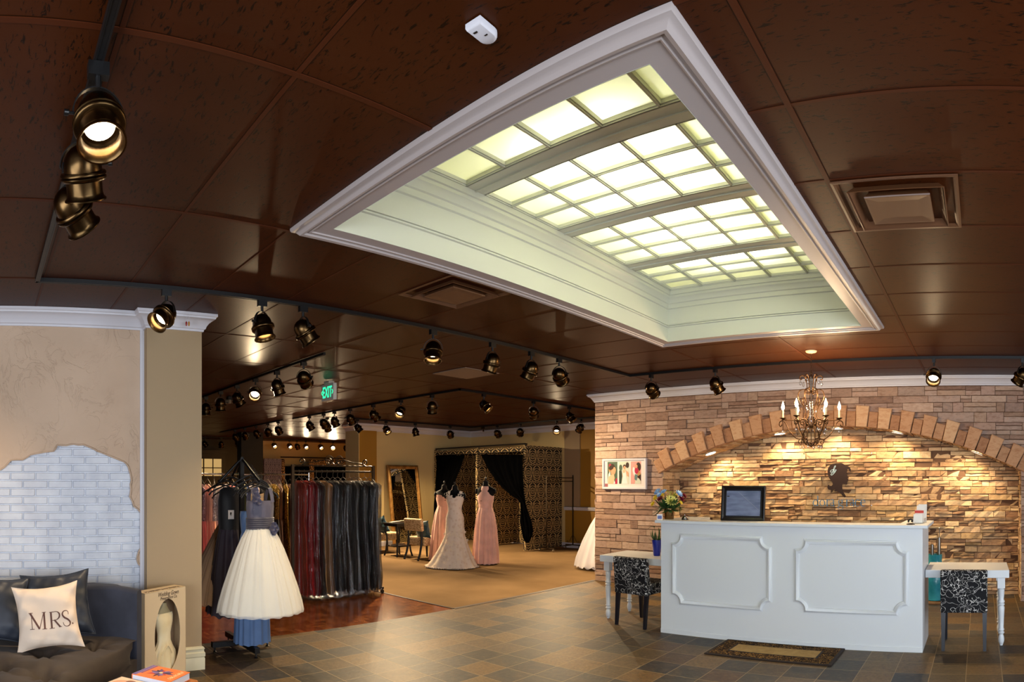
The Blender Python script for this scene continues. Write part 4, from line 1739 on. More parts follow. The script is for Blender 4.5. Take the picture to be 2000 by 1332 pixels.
m.ball((-.03, -.012, .333), .009, 8, 5)
m.build('flower_stem', 'leaf', r)

# ---- teal vase with two metal tubes on a wooden slab by the niche wall
r = empty('floor_vase', (-.60, 8.33, .03), 0, 'crinkled teal floor vase holding two steel tubes by the niche wall', 'vase')
m = MB()
prof = [(.085, 0), (.11, .01), (.12, .08), (.155, .2), (.165, .28), (.13, .38), (.10, .46), (.09, .52), (.095, .58), (.098, .60), (.086, .60), (.08, .54)]
rings = []
for i, (q, z) in enumerate(prof):
    amp = .012 if .05 < z < .5 else .002
    rings.append([Vector(((q + amp * sin(5 * a + z * 14) + amp * .6 * sin(11 * a - z * 31)) * cos(a), (q + amp * sin(5 * a + z * 14)) * sin(a), z)) for a in [2 * pi * k / 36 for k in range(36)]])
m.loft(rings, True, True)
m.build('vase', varied('teal_glaze', (30, 128, 148), (64, 164, 180), 5, .22, bump=(9, .4, .02)), r, smooth=50)
for x, y, h_, q in ((-.035, 0, .73, .022), (.055, .02, .82, .024)):
    m = MB()
    m.lathe([(q, .15), (q, h_), (q * .8, h_), (q * .8, .15)], (x, y, 0), 14)
    if h_ > .8:
        m.tube([(x, y, h_), (x + .005, y, h_ + .11)], .006, 6)
        m.ball((x + .005, y, h_ + .12), .014, 8, 5)
    else:
        m.tube([(x, y, h_ - .03), (x - .05, y, h_ - .025)], .006, 6)
    m.build('steel_tube', flat('brushed_steel', (150, 146, 140), .3, 1.0), r, smooth=40)
m = MB()
m.box((-.53, 8.32, .016), (.52, .30, .03))
tag(m.build('wood_slab', varied('rough_wood', (120, 84, 50), (150, 110, 68), 9, .7), bevel=.006), 'flat wooden slab on the slate under the teal vase', 'board')

# ---- white framed trio of photographs on the stone wall
r = empty('photo_frame', (-5.24, YS - .026, 1.706), 0, 'white frame with three portrait photographs on the stone wall', 'picture')
fw, fh = .80, .475
m = MB()
pf = [(0, 0.02), (0, -.02), (.006, -.024), (.03, -.022), (.036, -.012), (.036, 0)]
ring = [(-fw / 2, -fh / 2), (fw / 2, -fh / 2), (fw / 2, fh / 2), (-fw / 2, fh / 2)]
rings = [[Vector((x + dx * o, dy, z + dz * o)) for o, dy in pf] for (x, z), (dx, dz) in zip(ring, ((1, 1), (-1, 1), (-1, -1), (1, -1)))]
rings.append(rings[0])
m.loft(rings, False)
m.build('frame', 'white_trim', r)
m = MB()
m.bx(-fw / 2 + .03, fw / 2 - .03, -.008, 0, -fh / 2 + .03, fh / 2 - .03)
m.build('mount', flat('mount_board', (214, 206, 202), .6), r)
FCOL = dict(green=(70, 92, 74), dkgreen=(38, 56, 46), hair=(52, 34, 26), skin=(212, 150, 114), skin2=(224, 172, 138), white=(226, 216, 212), pink=(206, 150, 142), red=(170, 30, 66), gold=(176, 132, 80), teal=(90, 120, 118), rose=(150, 44, 60), lite=(196, 200, 182))


def ell(cx_, cz_, a, b, n=20, rot=0.0):
    return [(cx_ + a * cos(t) * cos(rot) - b * sin(t) * sin(rot), cz_ + a * cos(t) * sin(rot) + b * sin(t) * cos(rot)) for t in [2 * pi * k / n for k in range(n)]]


pics = [(-.215, [('green', None), ('hair', ell(-.005, .085, .055, .06)), ('rose', ell(-.045, .115, .025, .035)), ('gold', ell(-.05, .06, .02, .05)), ('white', [(-.09, -.17), (-.075, -.02), (-.045, .03), (-.03, -.06), (.03, -.10), (.06, -.17)]),
                 ('skin', ell(.018, .03, .044, .066, rot=-.3)), ('hair', ell(-.02, .085, .05, .035, rot=.5)), ('skin2', [(-.085, -.17), (-.07, -.06), (-.03, -.03), (.03, -.02), (.045, -.08), (.02, -.17)]), ('red', [(.05, -.17), (.06, -.1), (.09, -.07), (.09, -.17)])]),
        (0.0, [('lite', None), ('dkgreen', [(-.09, -.17), (-.09, .03), (-.05, .08), (-.03, -.05), (-.05, -.17)]), ('green', ell(-.06, .08, .03, .05)), ('hair', ell(.062, .12, .03, .045)), ('hair', ell(.008, .10, .026, .032)), ('skin', ell(.01, .082, .019, .028)),
               ('skin2', [(-.035, .0), (-.02, .045), (.035, .045), (.05, .0), (.045, -.06), (-.03, -.06)]), ('white', [(-.03, .035), (-.012, .0), (.015, .0), (.03, .035), (.045, -.06), (.07, -.17), (-.04, -.17), (-.02, -.06)]), ('skin', [(.045, .04), (.085, .0), (.085, -.06), (.06, -.05)])]),
        (.215, [('pink', None), ('lite', [(-.02, -.17), (0, -.08), (.08, -.09), (.09, -.17)]), ('hair', ell(.045, .09, .045, .07)), ('gold', ell(.055, -.02, .03, .07, rot=.3)), ('white', ell(-.03, .02, .025, .07, rot=.2)), ('hair', [(.02, -.06), (.09, -.02), (.09, -.13), (.06, -.09)]), ('red', ell(.012, .035, .035, .05)), ('skin', ell(.01, .10, .02, .028)), ('teal', [(-.02, -.02), (.035, -.03), (.015, -.12), (-.025, -.10)])])]
for px_, layers in pics:
    pr_ = None
    for i, (c, ol) in enumerate(layers):
        m = MB()
        if ol is None:
            m.bx(px_ - .092, px_ + .092, -.0095, -.008, -.155, .19)
            pr_ = m.build('photograph', flat('photo_' + c, FCOL[c], .35), r)
        else:
            q = [(min(.091, max(-.091, x)), min(.188, max(-.153, z + .015))) for x, z in ol]
            m.prism([(px_ + x, -.0096 - .0002 * i, z) for x, z in q], (0, -.0002, 0))
            m.build('print_area', flat('photo_' + c, FCOL[c], .35), pr_)
m = MB()
m.bx(-.355, -.30, -.0098, -.008, -.205, -.15)
m.build('corner_print', flat('photo_rose', (150, 90, 96), .4), r)

# ---- acrylic logo sign in the niche
r = empty('logo_sign', (-2.005, YN - .075, 1.60), 0, 'clear acrylic sign with a dark woman silhouette and blue lettering on the niche wall', 'sign')
m = MB()
m.bx(-.55, .50, 0, .008, -.38, .42)
m.build('acrylic_panel', 'clear', r)
S_ = 9.16 / F * (220 / 1954)            # metres per pixel of the close-up crop at the sign's distance


def lp(x, y):
    return ((x - 885) * S_ / .975, (560 - y) * S_)


sil = [(860, 272), (905, 266), (950, 268), (985, 290), (1000, 312), (1050, 314), (1080, 340), (1090, 375), (1088, 405), (1072, 408), (1060, 385), (1040, 360), (1032, 385), (1018, 420), (1016, 450), (1030, 478), (1050, 497), (1046, 510), (1036, 517),
       (1048, 540), (1040, 556), (1036, 575), (1026, 595), (1028, 618), (1015, 630), (975, 622), (948, 612), (942, 640), (944, 700), (955, 745), (980, 785), (1004, 825), (998, 845), (980, 848), (950, 825), (925, 790), (890, 765), (850, 745), (800, 742), (820, 712), (790, 714), (750, 722),
       (705, 715), (685, 685), (690, 645), (712, 628), (724, 650), (760, 650), (780, 625), (775, 590), (745, 555), (715, 510), (695, 455), (690, 390), (700, 340), (730, 300), (780, 277), (830, 268)]
m = MB()
m.prism([(lp(x, y)[0], -.004, lp(x, y)[1]) for x, y in sil], (0, .004, 0))
m.build('silhouette', flat('dark_brown_vinyl', (34, 20, 18), .6, spec=.2), r)
pale = flat('pale_blue_vinyl', (176, 206, 224), .5)
blue = flat('slate_blue_vinyl', (64, 104, 140), .6, spec=.2)


def stroke(m, pts, w, y=-.006, d=.002):
    """flat pen stroke through 2-D points with a width per point"""
    P = [Vector(p) for p in smoothp(pts, 5)]
    n = len(P)
    ws = w if isinstance(w, (list, tuple)) else [w] * 2
    l, q = [], []
    for i in range(n):
        t = (P[min(i + 1, n - 1)] - P[max(i - 1, 0)])
        t = t.normalized() if t.length > 0 else Vector((1, 0))
        nn = Vector((-t.y, t.x))
        f = i / (n - 1) * (len(ws) - 1)
        k = min(int(f), len(ws) - 2)
        ww = ws[k] + (ws[k + 1] - ws[k]) * (f - k)
        l.append(P[i] + nn * ww / 2)
        q.append(P[i] - nn * ww / 2)
    rings = [[Vector((a.x, y, a.y)), Vector((b.x, y, b.y)), Vector((b.x, y + d, b.y)), Vector((a.x, y + d, a.y))] for a, b in zip(l, q)]
    m.loft(rings, True, True, True)


m = MB()
for pts in ([(800, 370), (770, 372), (740, 395), (745, 415), (775, 405), (800, 370), (825, 320), (828, 305), (810, 315), (795, 360), (785, 400), (805, 395)],
            [(840, 372), (815, 375), (800, 395), (812, 405), (840, 378), (815, 420), (775, 458), (750, 462), (755, 440), (800, 415), (845, 375)]):
    stroke(m, [lp(*p) for p in pts], 5 * S_, -.007)
m.build('monogram', pale, r)
# lettering: dora grace, thick-and-thin serif letters
m = MB()
K = 5.5


def ringl(cx_, cy_, a, b, w):
    """round letter body, heavier at the sides"""
    n = 20
    o = [lp(cx_ + a * cos(t), cy_ + b * sin(t)) for t in [2 * pi * k / n for k in range(n)]]
    i_ = [lp(cx_ + (a - w) * cos(t), cy_ + (b - w * .4) * sin(t)) for t in [2 * pi * k / n for k in range(n)]]
    rg = [[Vector((p[0], -.006, p[1])), Vector((q[0], -.006, q[1])), Vector((q[0], -.004, q[1])), Vector((p[0], -.004, p[1]))] for p, q in zip(o, i_)]
    rg.append(rg[0])
    m.loft(rg, True)


def bar(x0, y0, x1, y1, w):
    stroke(m, [lp(x0, y0), lp((x0 + x1) / 2, (y0 + y1) / 2), lp(x1, y1)], w * S_)


def letter_a(x):
    stroke(m, [lp(x - 28, 900), lp(x - 8, 885), lp(x + 14, 892), lp(x + 18, 920), lp(x + 18, 990), lp(x + 34, 998)], [8 * S_, 12 * S_, 16 * S_, 16 * S_, 10 * S_])
    ringl(x - 8, 965, 28, 32, 11)


def letter_r(x):
    bar(x, 885, x, 1000, 17)
    bar(x - 16, 1000, x + 18, 1000, 7)
    bar(x - 16, 890, x, 886, 7)
    stroke(m, [lp(x + 5, 915), lp(x + 22, 892), lp(x + 42, 890), lp(x + 46, 902)], [8 * S_, 8 * S_, 16 * S_])


ringl(480, 945, 48, 56, 17)
bar(520, 822, 520, 1000, 17)
bar(500, 828, 520, 824, 7)
ringl(598, 945, 50, 56, 17)
letter_r(682)
letter_a(775)
ringl(912, 925, 38, 40, 13)
stroke(m, [lp(940, 900), lp(958, 884), lp(972, 892)], 9 * S_)
stroke(m, [lp(890, 955), lp(878, 975), lp(915, 990), lp(955, 1005), lp(950, 1040), lp(910, 1052), lp(874, 1040), lp(872, 1012), lp(900, 992)], [8 * S_, 10 * S_, 14 * S_, 10 * S_, 8 * S_, 12 * S_, 8 * S_])
letter_r(1020)
letter_a(1115)
stroke(m, [lp(1232, 905), lp(1215, 886), lp(1185, 892), lp(1164, 945), lp(1180, 990), lp(1212, 1000), lp(1236, 978)], [14 * S_, 8 * S_, 12 * S_, 17 * S_, 12 * S_, 8 * S_, 6 * S_])
stroke(m, [lp(1262, 940), lp(1330, 930), lp(1318, 896), lp(1290, 886), lp(1266, 905), lp(1258, 945), lp(1272, 988), lp(1304, 1000), lp(1332, 978)], [7 * S_, 7 * S_, 12 * S_, 8 * S_, 12 * S_, 17 * S_, 12 * S_, 8 * S_, 6 * S_])
m.build('lettering', blue, r)
for x, z in ((-.52, .39), (.47, .39), (-.52, -.35), (.47, -.35)):
    m = MB()
    m.lathe([(.001, -.004), (.009, -.003), (.009, .05)], n=10, R=Matrix.Rotation(-pi / 2, 3, 'X'))
    m.build('standoff', 'chrome', r, loc=(x, -.002, z), smooth=40)


# ================================================================== seating corner by the left wall
M['sofa'] = varied('charcoal_daylit_microfibre', (40, 42, 52), (54, 56, 68), 5, .8, bump=(30, .12, .006), Sheen_Weight=.06, Sheen_Roughness=.4)  # charcoal cloth with the cool daylight cast mixed into its colour
M['sofa_seat'] = varied('charcoal_warmlit_microfibre', (44, 35, 29), (60, 49, 41), 4, .75, bump=(26, .15, .008), Sheen_Weight=.06, Sheen_Roughness=.4)  # same charcoal cloth, browned to paint in the warm lamp light
r = empty('sofa', (-4.4, -.3, 0), 0, 'dark charcoal sofa with tufted seat against the white brick', 'sofa')
SO = Vector((-4.4, -.3, 0))


def Lo(m, o=None):
    o = SO if o is None else o
    m.v = [tuple(Vector(v) - o) for v in m.v]
    return m


inner = smoothp([(-4.80, -2.1), (-4.80, -1.0), (-4.80, -.2), (-4.80, .40), (-4.78, .68), (-4.69, .87), (-4.585, .995), (-4.48, 1.115)], 6)
rings = []
for i, p in enumerate(inner):
    a, b = Vector(inner[max(i - 1, 0)]), Vector(inner[min(i + 1, len(inner) - 1)])
    d = (b - a).normalized()
    nn = Vector((-d.y, d.x))                      # outward, towards the wall
    f = i / (len(inner) - 1)
    th = .20 if f < .66 else .20 - (.20 - .075) * min(1, (f - .66) / .2)
    top = .795 + .012 * sin(f * 9) - max(0, f - .8) * .06
    pr = [(0, .07), (0, top - .03), (.012, top - .008), (.03, top), (th - .02, top), (th - .005, top - .012), (th, top - .03), (th, .07)]
    rings.append([Vector((p[0] + nn.x * o, p[1] + nn.y * o, z)) for o, z in pr])
m = MB()
m.loft(rings, True, True, True)
Lo(m).build('backrest', 'sofa', r, smooth=40)
front = smoothp([(-3.52, -2.1), (-3.50, -1.2), (-3.50, -.5), (-3.56, -.02), (-3.72, .36), (-3.93, .60), (-4.12, .80), (-4.30, .965), (-4.455, 1.075)], 12)
nb = len(front)
back = []
for i in range(nb):
    f = i / (nb - 1) * (len(inner) - 1)
    k = min(int(f), len(inner) - 2)
    q = Vector(inner[k]) * (1 - (f - k)) + Vector(inner[k + 1]) * (f - k)
    back.append(q)
tufts = [(-4.30, .42), (-4.05, .12), (-4.28, -.18), (-4.0, -.5), (-4.3, -.8), (-4.45, .78), (-3.85, -.1), (-3.9, .38), (-4.02, -1.1), (-3.75, -.75)]
NT_ = 44


def seat_z(x, y):
    z = .425 + .012 * sin(x * 9 + y * 5)
    for tx, ty in tufts:
        d2 = (x - tx) ** 2 + (y - ty) ** 2
        z -= .06 * math.exp(-d2 / .005) + .028 * math.exp(-d2 / .03)
        an = atan2(y - ty, x - tx)
        z += .015 * sin(an * 7 + tx * 20) * math.exp(-d2 / .03)
    return z


rings = []
for i in range(nb):
    B, Fp = back[i], Vector(front[i])
    row_ = []
    for k in range(NT_ + 1):
        t = k / NT_
        p = B.lerp(Fp, t)
        z = seat_z(p.x, p.y) - .05 * max(0, (t - .86) / .14) ** 2
        row_.append(Vector((p.x, p.y, z)))
    o = (Fp - B).normalized()
    e = row_[-1]
    for dz, dd in ((-.02, .018), (-.05, .026), (-.085, .022), (-.108, .006), (-.115, -.03)):
        row_.append(Vector((e.x + o.x * dd, e.y + o.y * dd, e.z + dz)))
    rings.append(row_)
m = MB()
m.loft(rings, False)
Lo(m).build('seat_cushion', 'sofa_seat', r, smooth=60)
rings = []
for i in range(nb):
    B, Fp = back[i], Vector(front[i])
    o = (Fp - B).normalized()
    a, b = B, Fp - o * .02
    rings.append([Vector((a.x, a.y, .05)), Vector((a.x, a.y, .29)), Vector((b.x, b.y, .29)), Vector((b.x + o.x * .015, b.y + o.y * .015, .27)), Vector((b.x + o.x * .015, b.y + o.y * .015, .06)), Vector((b.x, b.y, .05))])
m = MB()
m.loft(rings, True, True, True)
Lo(m).build('base', 'sofa_seat', r, smooth=40)
for x, y in ((-3.6, -1.9), (-3.62, -.3), (-4.55, .95), (-4.9, -1.9)):
    m = MB()
    m.lathe([(.02, 0), (.026, .07)], (x, y, 0), 12, capb=True, capt=True)
    Lo(m).build('foot', 'black_plastic', r)


# ---- cushions
def pillow_fn(w, h, th, seed, ear=.07, wr=.009):
    rp = random.Random(seed)
    ph = [rp.uniform(0, 6.28) for _ in range(8)]

    def f(u, v, side):
        k = 1 + ear * (abs(u) * abs(v)) ** 3 - .05 * (1 - abs(v) ** 2) * (abs(u) ** 6) - .05 * (1 - abs(u) ** 2) * (abs(v) ** 6)
        x, y = u * w / 2 * k, v * h / 2 * k
        g = max(0, (1 - u ** 4) * (1 - v ** 4)) ** .62
        edge = max(abs(u), abs(v)) ** 3
        z = th / 2 * g * side
        z += side * wr * edge * (1 - edge * .8) * (sin(9 * u + ph[0]) * cos(7 * v + ph[1]) + sin(13 * v + ph[2] + 3 * u) + .7 * sin(17 * u - 9 * v + ph[3])) * 1.6
        z += side * wr * .6 * g * sin(4 * u + 3 * v + ph[4])
        return Vector((x, y, z))
    return f


def pillow(name, w, h, th, M4, mat, label, seed, piping=None, ear=.07):
    f = pillow_fn(w, h, th, seed, ear)
    r = empty(name, M4.translation, 0, label, 'pillow')
    r.rotation_euler = M4.to_euler()
    n = 26
    m = MB()
    for side in (1, -1):
        vs, fs = [], []
        for i in range(n + 1):
            for j in range(n + 1):
                u = sin((i / n - .5) * pi) * .35 + (i / n * 2 - 1) * .65
                v = sin((j / n - .5) * pi) * .35 + (j / n * 2 - 1) * .65
                vs.append(f(u, v, side))
        for i in range(n):
            for j in range(n):
                a = i * (n + 1) + j
                fs.append((a, a + 1, a + n + 2, a + n + 1))
        m.add(vs, fs)
    m.build('cover', mat, r, smooth=70)
    if piping:
        m = MB()
        pts = []
        for a, b in (((-1, -1), (1, -1)), ((1, -1), (1, 1)), ((1, 1), (-1, 1)), ((-1, 1), (-1, -1))):
            for i in range(14):
                t = i / 14
                pts.append(f(a[0] + (b[0] - a[0]) * t, a[1] + (b[1] - a[1]) * t, 1))
        m.tube(pts, .006, 6, closed=True)
        m.build('piping', piping, r, smooth=60)
    return r, f


def frame4(c, right, up_hint):
    ex = Vector(right).normalized()
    nz = ex.cross(Vector(up_hint)).normalized()
    ey = nz.cross(ex)
    m4 = Matrix.Identity(4)
    for i, v in enumerate((ex, ey, nz)):
        m4[0][i], m4[1][i], m4[2][i] = v
    m4.translation = Vector(c)
    return m4


M['satin_dark'] = varied('dark_slate_satin', (28, 32, 40), (46, 51, 62), 4, .48)
M['cream_cloth'] = varied('cream_linen', (208, 188, 168), (216, 197, 178), 3, .8, bump=(220, .15, .002))
pillow('throw_pillow', .47, .44, .13, frame4((-4.655, .555, .675), (.10, 1, .10), (-.38, 0, 1)), 'satin_dark', 'dark slate satin pillow with piping, behind the cream lettered pillow', 4, 'satin_dark', .10)
pillow('throw_pillow', .46, .44, .14, frame4((-4.62, .085, .655), (.02, 1, -.05), (-.40, 0, 1)), 'satin_dark', 'dark slate satin pillow cut by the left edge of the photo', 9, 'satin_dark', .08)
wp, wf = pillow('throw_pillow', .425, .415, .13, frame4((-4.375, .455, .645), (.06, 1, .10), (-.30, -.12, 1)), 'cream_cloth', 'cream pillow lettered with a dark title on the tufted sofa seat', 2, None, .10)


def uvp(x, y):
    """pixel of the close-up crop -> pillow u, v"""
    a, b, c, d = 370., -42., -21., -351.
    X, Y = x - 577, y - 594
    det = a * d - b * c
    return ((X * d - b * Y) / det, (a * Y - c * X) / det)


def pstroke(m, pts, w, sm=True):
    P = [Vector(p) for p in (smoothp(pts, 5) if sm else pts)]
    if not sm:
        Q = []
        for a, b in zip(P[:-1], P[1:]):
            Q += [a.lerp(b, i / 6) for i in range(6)]
        P = Q + [P[-1]]
    n = len(P)
    ws = w if isinstance(w, (list, tuple)) else [w, w]
    rows = []
    for i in range(n):
        t = (P[min(i + 1, n - 1)] - P[max(i - 1, 0)]).normalized()
        nn = Vector((-t.y, t.x))
        f = i / (n - 1) * (len(ws) - 1)
        k = min(int(f), len(ws) - 2)
        ww = ws[k] + (ws[k + 1] - ws[k]) * (f - k)
        rr_ = []
        for s in (-.5, .5):
            q = P[i] + nn * ww * s
            u, v = uvp(q.x, q.y)
            rr_.append(wf(u, v, 1) + Vector((0, 0, .0012)))
        rows.append(rr_)
    m.loft(rows, False)


m = MB()
thk, thn, ser = 22, 8, 7
for pts, w in (([(378, 560), (395, 735)], thn), ([(362, 553), (482, 736)], thk), ([(482, 736), (525, 552)], thn), ([(530, 552), (545, 736)], thk), ([(345, 554), (395, 553)], ser), ([(505, 550), (553, 547)], ser), ([(368, 737), (422, 736)], ser), ([(515, 739), (572, 736)], ser),
               ([(612, 552), (628, 733)], thk), ([(592, 553), (640, 549)], ser), ([(600, 736), (662, 731)], ser), ([(655, 640), (728, 722)], [18, 20]), ([(720, 722), (748, 718)], ser)):
    pstroke(m, pts, w, False)
pstroke(m, [(630, 552), (680, 548), (712, 572), (712, 612), (680, 640), (632, 645)], [7, 8, 18, 18, 8, 7])
pstroke(m, [(822, 585), (818, 552), (790, 540), (760, 552), (750, 585), (775, 618), (815, 640), (846, 672), (840, 705), (806, 718), (775, 705), (762, 672)], [6, 7, 8, 12, 18, 20, 20, 18, 12, 8, 7, 6])
m.build('lettering', flat('brown_print', (84, 48, 36), .7), wp)
m = MB()
pstroke(m, [(876, 680), (884, 696)], 16, False)
m.build('full_stop', flat('brown_print', (84, 48, 36), .7), wp)

# ---- gown preservation box
P1, P2 = Vector((-4.60, 1.205)), Vector((-4.845, 1.61))
W_, HB, DB = (P2 - P1).length, .742, .125
ang = atan2(P2.y - P1.y, P2.x - P1.x)
r = empty('gown_box', (P1.x, P1.y, 0), ang, 'tall cream display box with an oval window showing a miniature gown beside the sofa', 'box')
card = flat('cream_carton', (206, 182, 146), .6)
NE = 48
cx_, cz_, ea, eb = W_ * .545, .385, .148, .285
el_, rc_ = [], []
for k in range(NE):
    t = 2 * pi * k / NE
    c, s = cos(t), sin(t)
    el_.append(Vector((cx_ + ea * c, 0, cz_ + eb * s)))
    q = min(((W_ - cx_) if c > 0 else cx_) / max(abs(c), 1e-6), ((HB - cz_) if s > 0 else cz_) / max(abs(s), 1e-6))
    rc_.append(Vector((cx_ + c * q, 0, cz_ + s * q)))
for cxr, czr in ((0, 0), (W_, 0), (W_, HB), (0, HB)):      # snap the nearest rim points to the box corners
    k = min(range(NE), key=lambda i: (rc_[i] - Vector((cxr, 0, czr))).length)
    rc_[k] = Vector((cxr, 0, czr))
m = MB()
m.loft([el_, rc_], True)
m.loft([el_, [p + Vector((0, .003, 0)) for p in el_]], True)
m.bx(0, W_, DB - .003, DB, 0, HB)
m.bx(0, .003, 0, DB, 0, HB)
m.bx(W_ - .003, W_, 0, DB, 0, HB)
m.bx(0, W_, 0, DB, HB - .003, HB)
m.bx(0, W_, 0, DB, 0, .003)
m.build('carton', card, r)
m = MB()
m.bx(.004, W_ - .004, DB - .006, DB - .003, .004, HB - .004)
m.build('lining', flat('taupe_lining', (150, 122, 94), .7), r)
m = MB()
m.add([p + Vector((0, .004, 0)) for p in el_], [tuple(range(NE))])
m.build('window_film', 'clear', r)
# little satin gown inside
sat = varied('ivory_satin', (236, 212, 164), (246, 228, 188), 7, .35, Sheen_Weight=.2)
m = MB()
rings = []
for z, rx, ry, pl_ in ((.005, .15, .045, .011), (.12, .135, .045, .011), (.24, .105, .042, .008), (.29, .078, .04, .003), (.33, .062, .036, 0), (.39, .060, .036, 0), (.44, .070, .042, 0), (.475, .078, .047, 0), (.505, .082, .042, 0), (.53, .086, .034, 0), (.55, .08, .028, 0)):
    rings.append([Vector((cx_ + .022 + 1.18 * (rx + pl_ * sin(13 * t)) * cos(t), .062 + (ry + pl_ * .5 * sin(13 * t + 1)) * sin(t) * .9, z)) for t in [2 * pi * k / 60 for k in range(60)]])
m.loft(rings, True, False, True)
m.tube([(cx_ + .022 + .062 * sin(t), .024 - .004 * cos(t * 2), .30 - .07 * abs(sin(t)) ** 1.3) for t in [-1.5 + 3 * i / 24 for i in range(25)]], .005, 6)
m.build('gown', sat, r, smooth=60)
m = MB()
rings = []
for z, rx, ry in ((.548, .078, .026), (.575, .055, .024), (.60, .034, .022), (.63, .028, .02)):
    rings.append([Vector((cx_ + .022 + rx * cos(t), .066 + ry * sin(t), z)) for t in [2 * pi * k / 24 for k in range(24)]])
m.loft(rings, True, False, True)
m.build('bust_form', flat('pale_form_paper', (170, 156, 120), .6), r, smooth=60)
ink = flat('dark_brown_ink', (70, 50, 36), .6)
text_mesh('lettering', 'Wedding Gown', .048, ink, r, (cx_ + .005, -.0012, .697), (pi / 2, 0, 0), shear=.35, extrude=.0004, sx=.78)
text_mesh('lettering', 'Preservation Co.', .036, ink, r, (cx_ + .01, -.0012, .668), (pi / 2, 0, 0), shear=.35, extrude=.0004, sx=.8)
text_mesh('lettering', 'Wedding Gown Preservation Co.', .05, ink, r, (W_ / 2, .05, HB + .0008), (0, 0, pi), shear=.35, extrude=.0004, sx=.58)

# ---- coffee table and the books on it
ct, st_ = cos(radians(39.5)), sin(radians(39.5))
e1, e2 = Vector((ct, st_, 0)), Vector((st_, -ct, 0))
Cn = Vector((-3.385, 1.205, 0))
tc_ = Cn - e1 * .17 + e2 * .45
r = empty('coffee_table', tc_, radians(39.5), 'orange brown wooden coffee table corner under the books', 'table')
wood = varied('honey_wood', (150, 84, 34), (178, 108, 50), 3, .3, stretch=(1, 9, 9))
m = MB()
m.box((0, 0, .443), (.34, .90, .035))
m.build('tabletop', wood, r, bevel=.014)
m = MB()
m.box((0, 0, .385), (.27, .80, .08))
m.build('apron', wood, r)
for a in (-1, 1):
    for b in (-1, 1):
        m = MB()
        m.box((a * .12, b * .38, .213), (.05, .05, .425))
        m.build('leg', wood, r, bevel=.004)


def book(c4, z1, th, label, cover, edge):
    """c4: two adjacent corners and size: origin corner (back left), along e1, along e2"""
    o, l1, l2 = c4
    r = empty('book', (o.x, o.y, z1 - th), radians(39.5), label, 'book')
    m = MB()
    m.bx(.004, l1 - .003, -l2 + .003, -.003, .003, th - .003)
    m.build('pages', edge, r)
    m = MB()
    m.bx(0, l1, -l2, 0, th - .003, th)
    m.bx(0, l1, -l2, 0, 0, .003)
    m.bx(0, .004, -l2, 0, 0, th)
    m.build('cover', cover, r)
    return r


paper = flat('page_edges', (206, 206, 214), .8)
org = flat('orange_cover', (232, 120, 58), .35)
o = at_z(299, 1299, .505)
bk = book((o, .255, .208), .505, .042, 'orange hardback book with a purple flower cover on the coffee table', org, paper)
T_ = .0425
cols_ = {k: flat('cover_' + k, c, .35) for k, c in dict(purple=(92, 70, 130), violet=(130, 112, 168), crimson=(190, 50, 60), cream=(236, 212, 150), dark=(60, 34, 58)).items()}


def patch(pts, mt, i):
    m = MB()
    m.prism([(x, -y, T_ + .0002 * i) for x, y in pts], (0, 0, .0002))
    m.build('cover_print', mt, bk)


patch([(0, 0), (.026, 0), (.026, .205), (0, .205)], cols_['violet'], 0)
patch([(.008, 0), (.014, 0), (.014, .205), (.008, .205)], cols_['purple'], 1)
patch([(.03, .0), (.037, .0), (.037, .16), (.03, .16)], cols_['purple'], 0)
fc_ = (.125, .10)
rb = random.Random(8)
for k in range(15):
    a = 2 * pi * k / 15 + rb.uniform(-.12, .12)
    L_ = rb.uniform(.05, .088)
    w = rb.uniform(.008, .016)
    d = (cos(a), sin(a) * .95)
    q = (-d[1], d[0])
    patch([(fc_[0] + d[0] * .006, fc_[1] + d[1] * .006), (fc_[0] + d[0] * L_ * .6 + q[0] * w, fc_[1] + d[1] * L_ * .6 + q[1] * w), (fc_[0] + d[0] * L_, fc_[1] + d[1] * L_), (fc_[0] + d[0] * L_ * .6 - q[0] * w, fc_[1] + d[1] * L_ * .6 - q[1] * w)],
          cols_[('purple', 'crimson', 'violet', 'purple', 'dark')[k % 5]], 1 + k % 3)
patch(ell(fc_[0], fc_[1], .012, .012), cols_['cream'], 5)
# decorative letter-like strokes of the title along the right edge
m = MB()
for k in range(8):
    y = .03 + k * .019
    m.tube([(.222 + .011 * cos(t), -(y + .007 * sin(t)), T_ + .0006) for t in [pi * .25 * i for i in range((7, 5, 8, 6)[k % 4])]], .0014, 4)
m.build('title_lettering', cols_['cream'], bk)
o = at_z(237, 1321, .48)
bk2 = book((o, .21, .27), .48, .018, 'pale magazine with a portrait cover at the bottom edge of the photo', flat('magazine_cover', (226, 200, 172), .35), paper)
for i, (pts, c) in enumerate(((ell(.07, .10, .05, .06), (214, 160, 128)), (ell(.12, .06, .045, .03, rot=.5), (140, 86, 56)), (ell(.135, .07, .03, .02, rot=.5), (52, 66, 52)))):
    m = MB()
    m.prism([(x, -y, .0181 + .0002 * i) for x, y in pts], (0, 0, .0002))
    m.build('cover_print', flat('magazine_print', c, .4), bk2)

# two tiny ornaments hanging by threads from the crown moulding
for i, (px, c, lb) in enumerate(((364, (150, 24, 24), 'tiny red ornament hanging by a thread from the pillar crown'), (369, (190, 130, 40), 'tiny amber ornament hanging by a thread from the pillar crown'))):
    p = at_x(px, 628, -4.925)
    r = empty('hanging_ornament', (p.x, p.y, p.z), 0, lb, 'ornament')
    m = MB()
    m.tube([(0, 0, .0), (0, 0, ZC - p.z - .004)], .0012, 4)
    m.build('thread', 'white_trim', r)
    m = MB()
    m.lathe([(.001, -.038), (.007, -.03), (.008, -.01), (.004, .0), (.001, .002)], n=10)
    m.build('drop', flat('ornament_colour', c, .3), r, smooth=50)


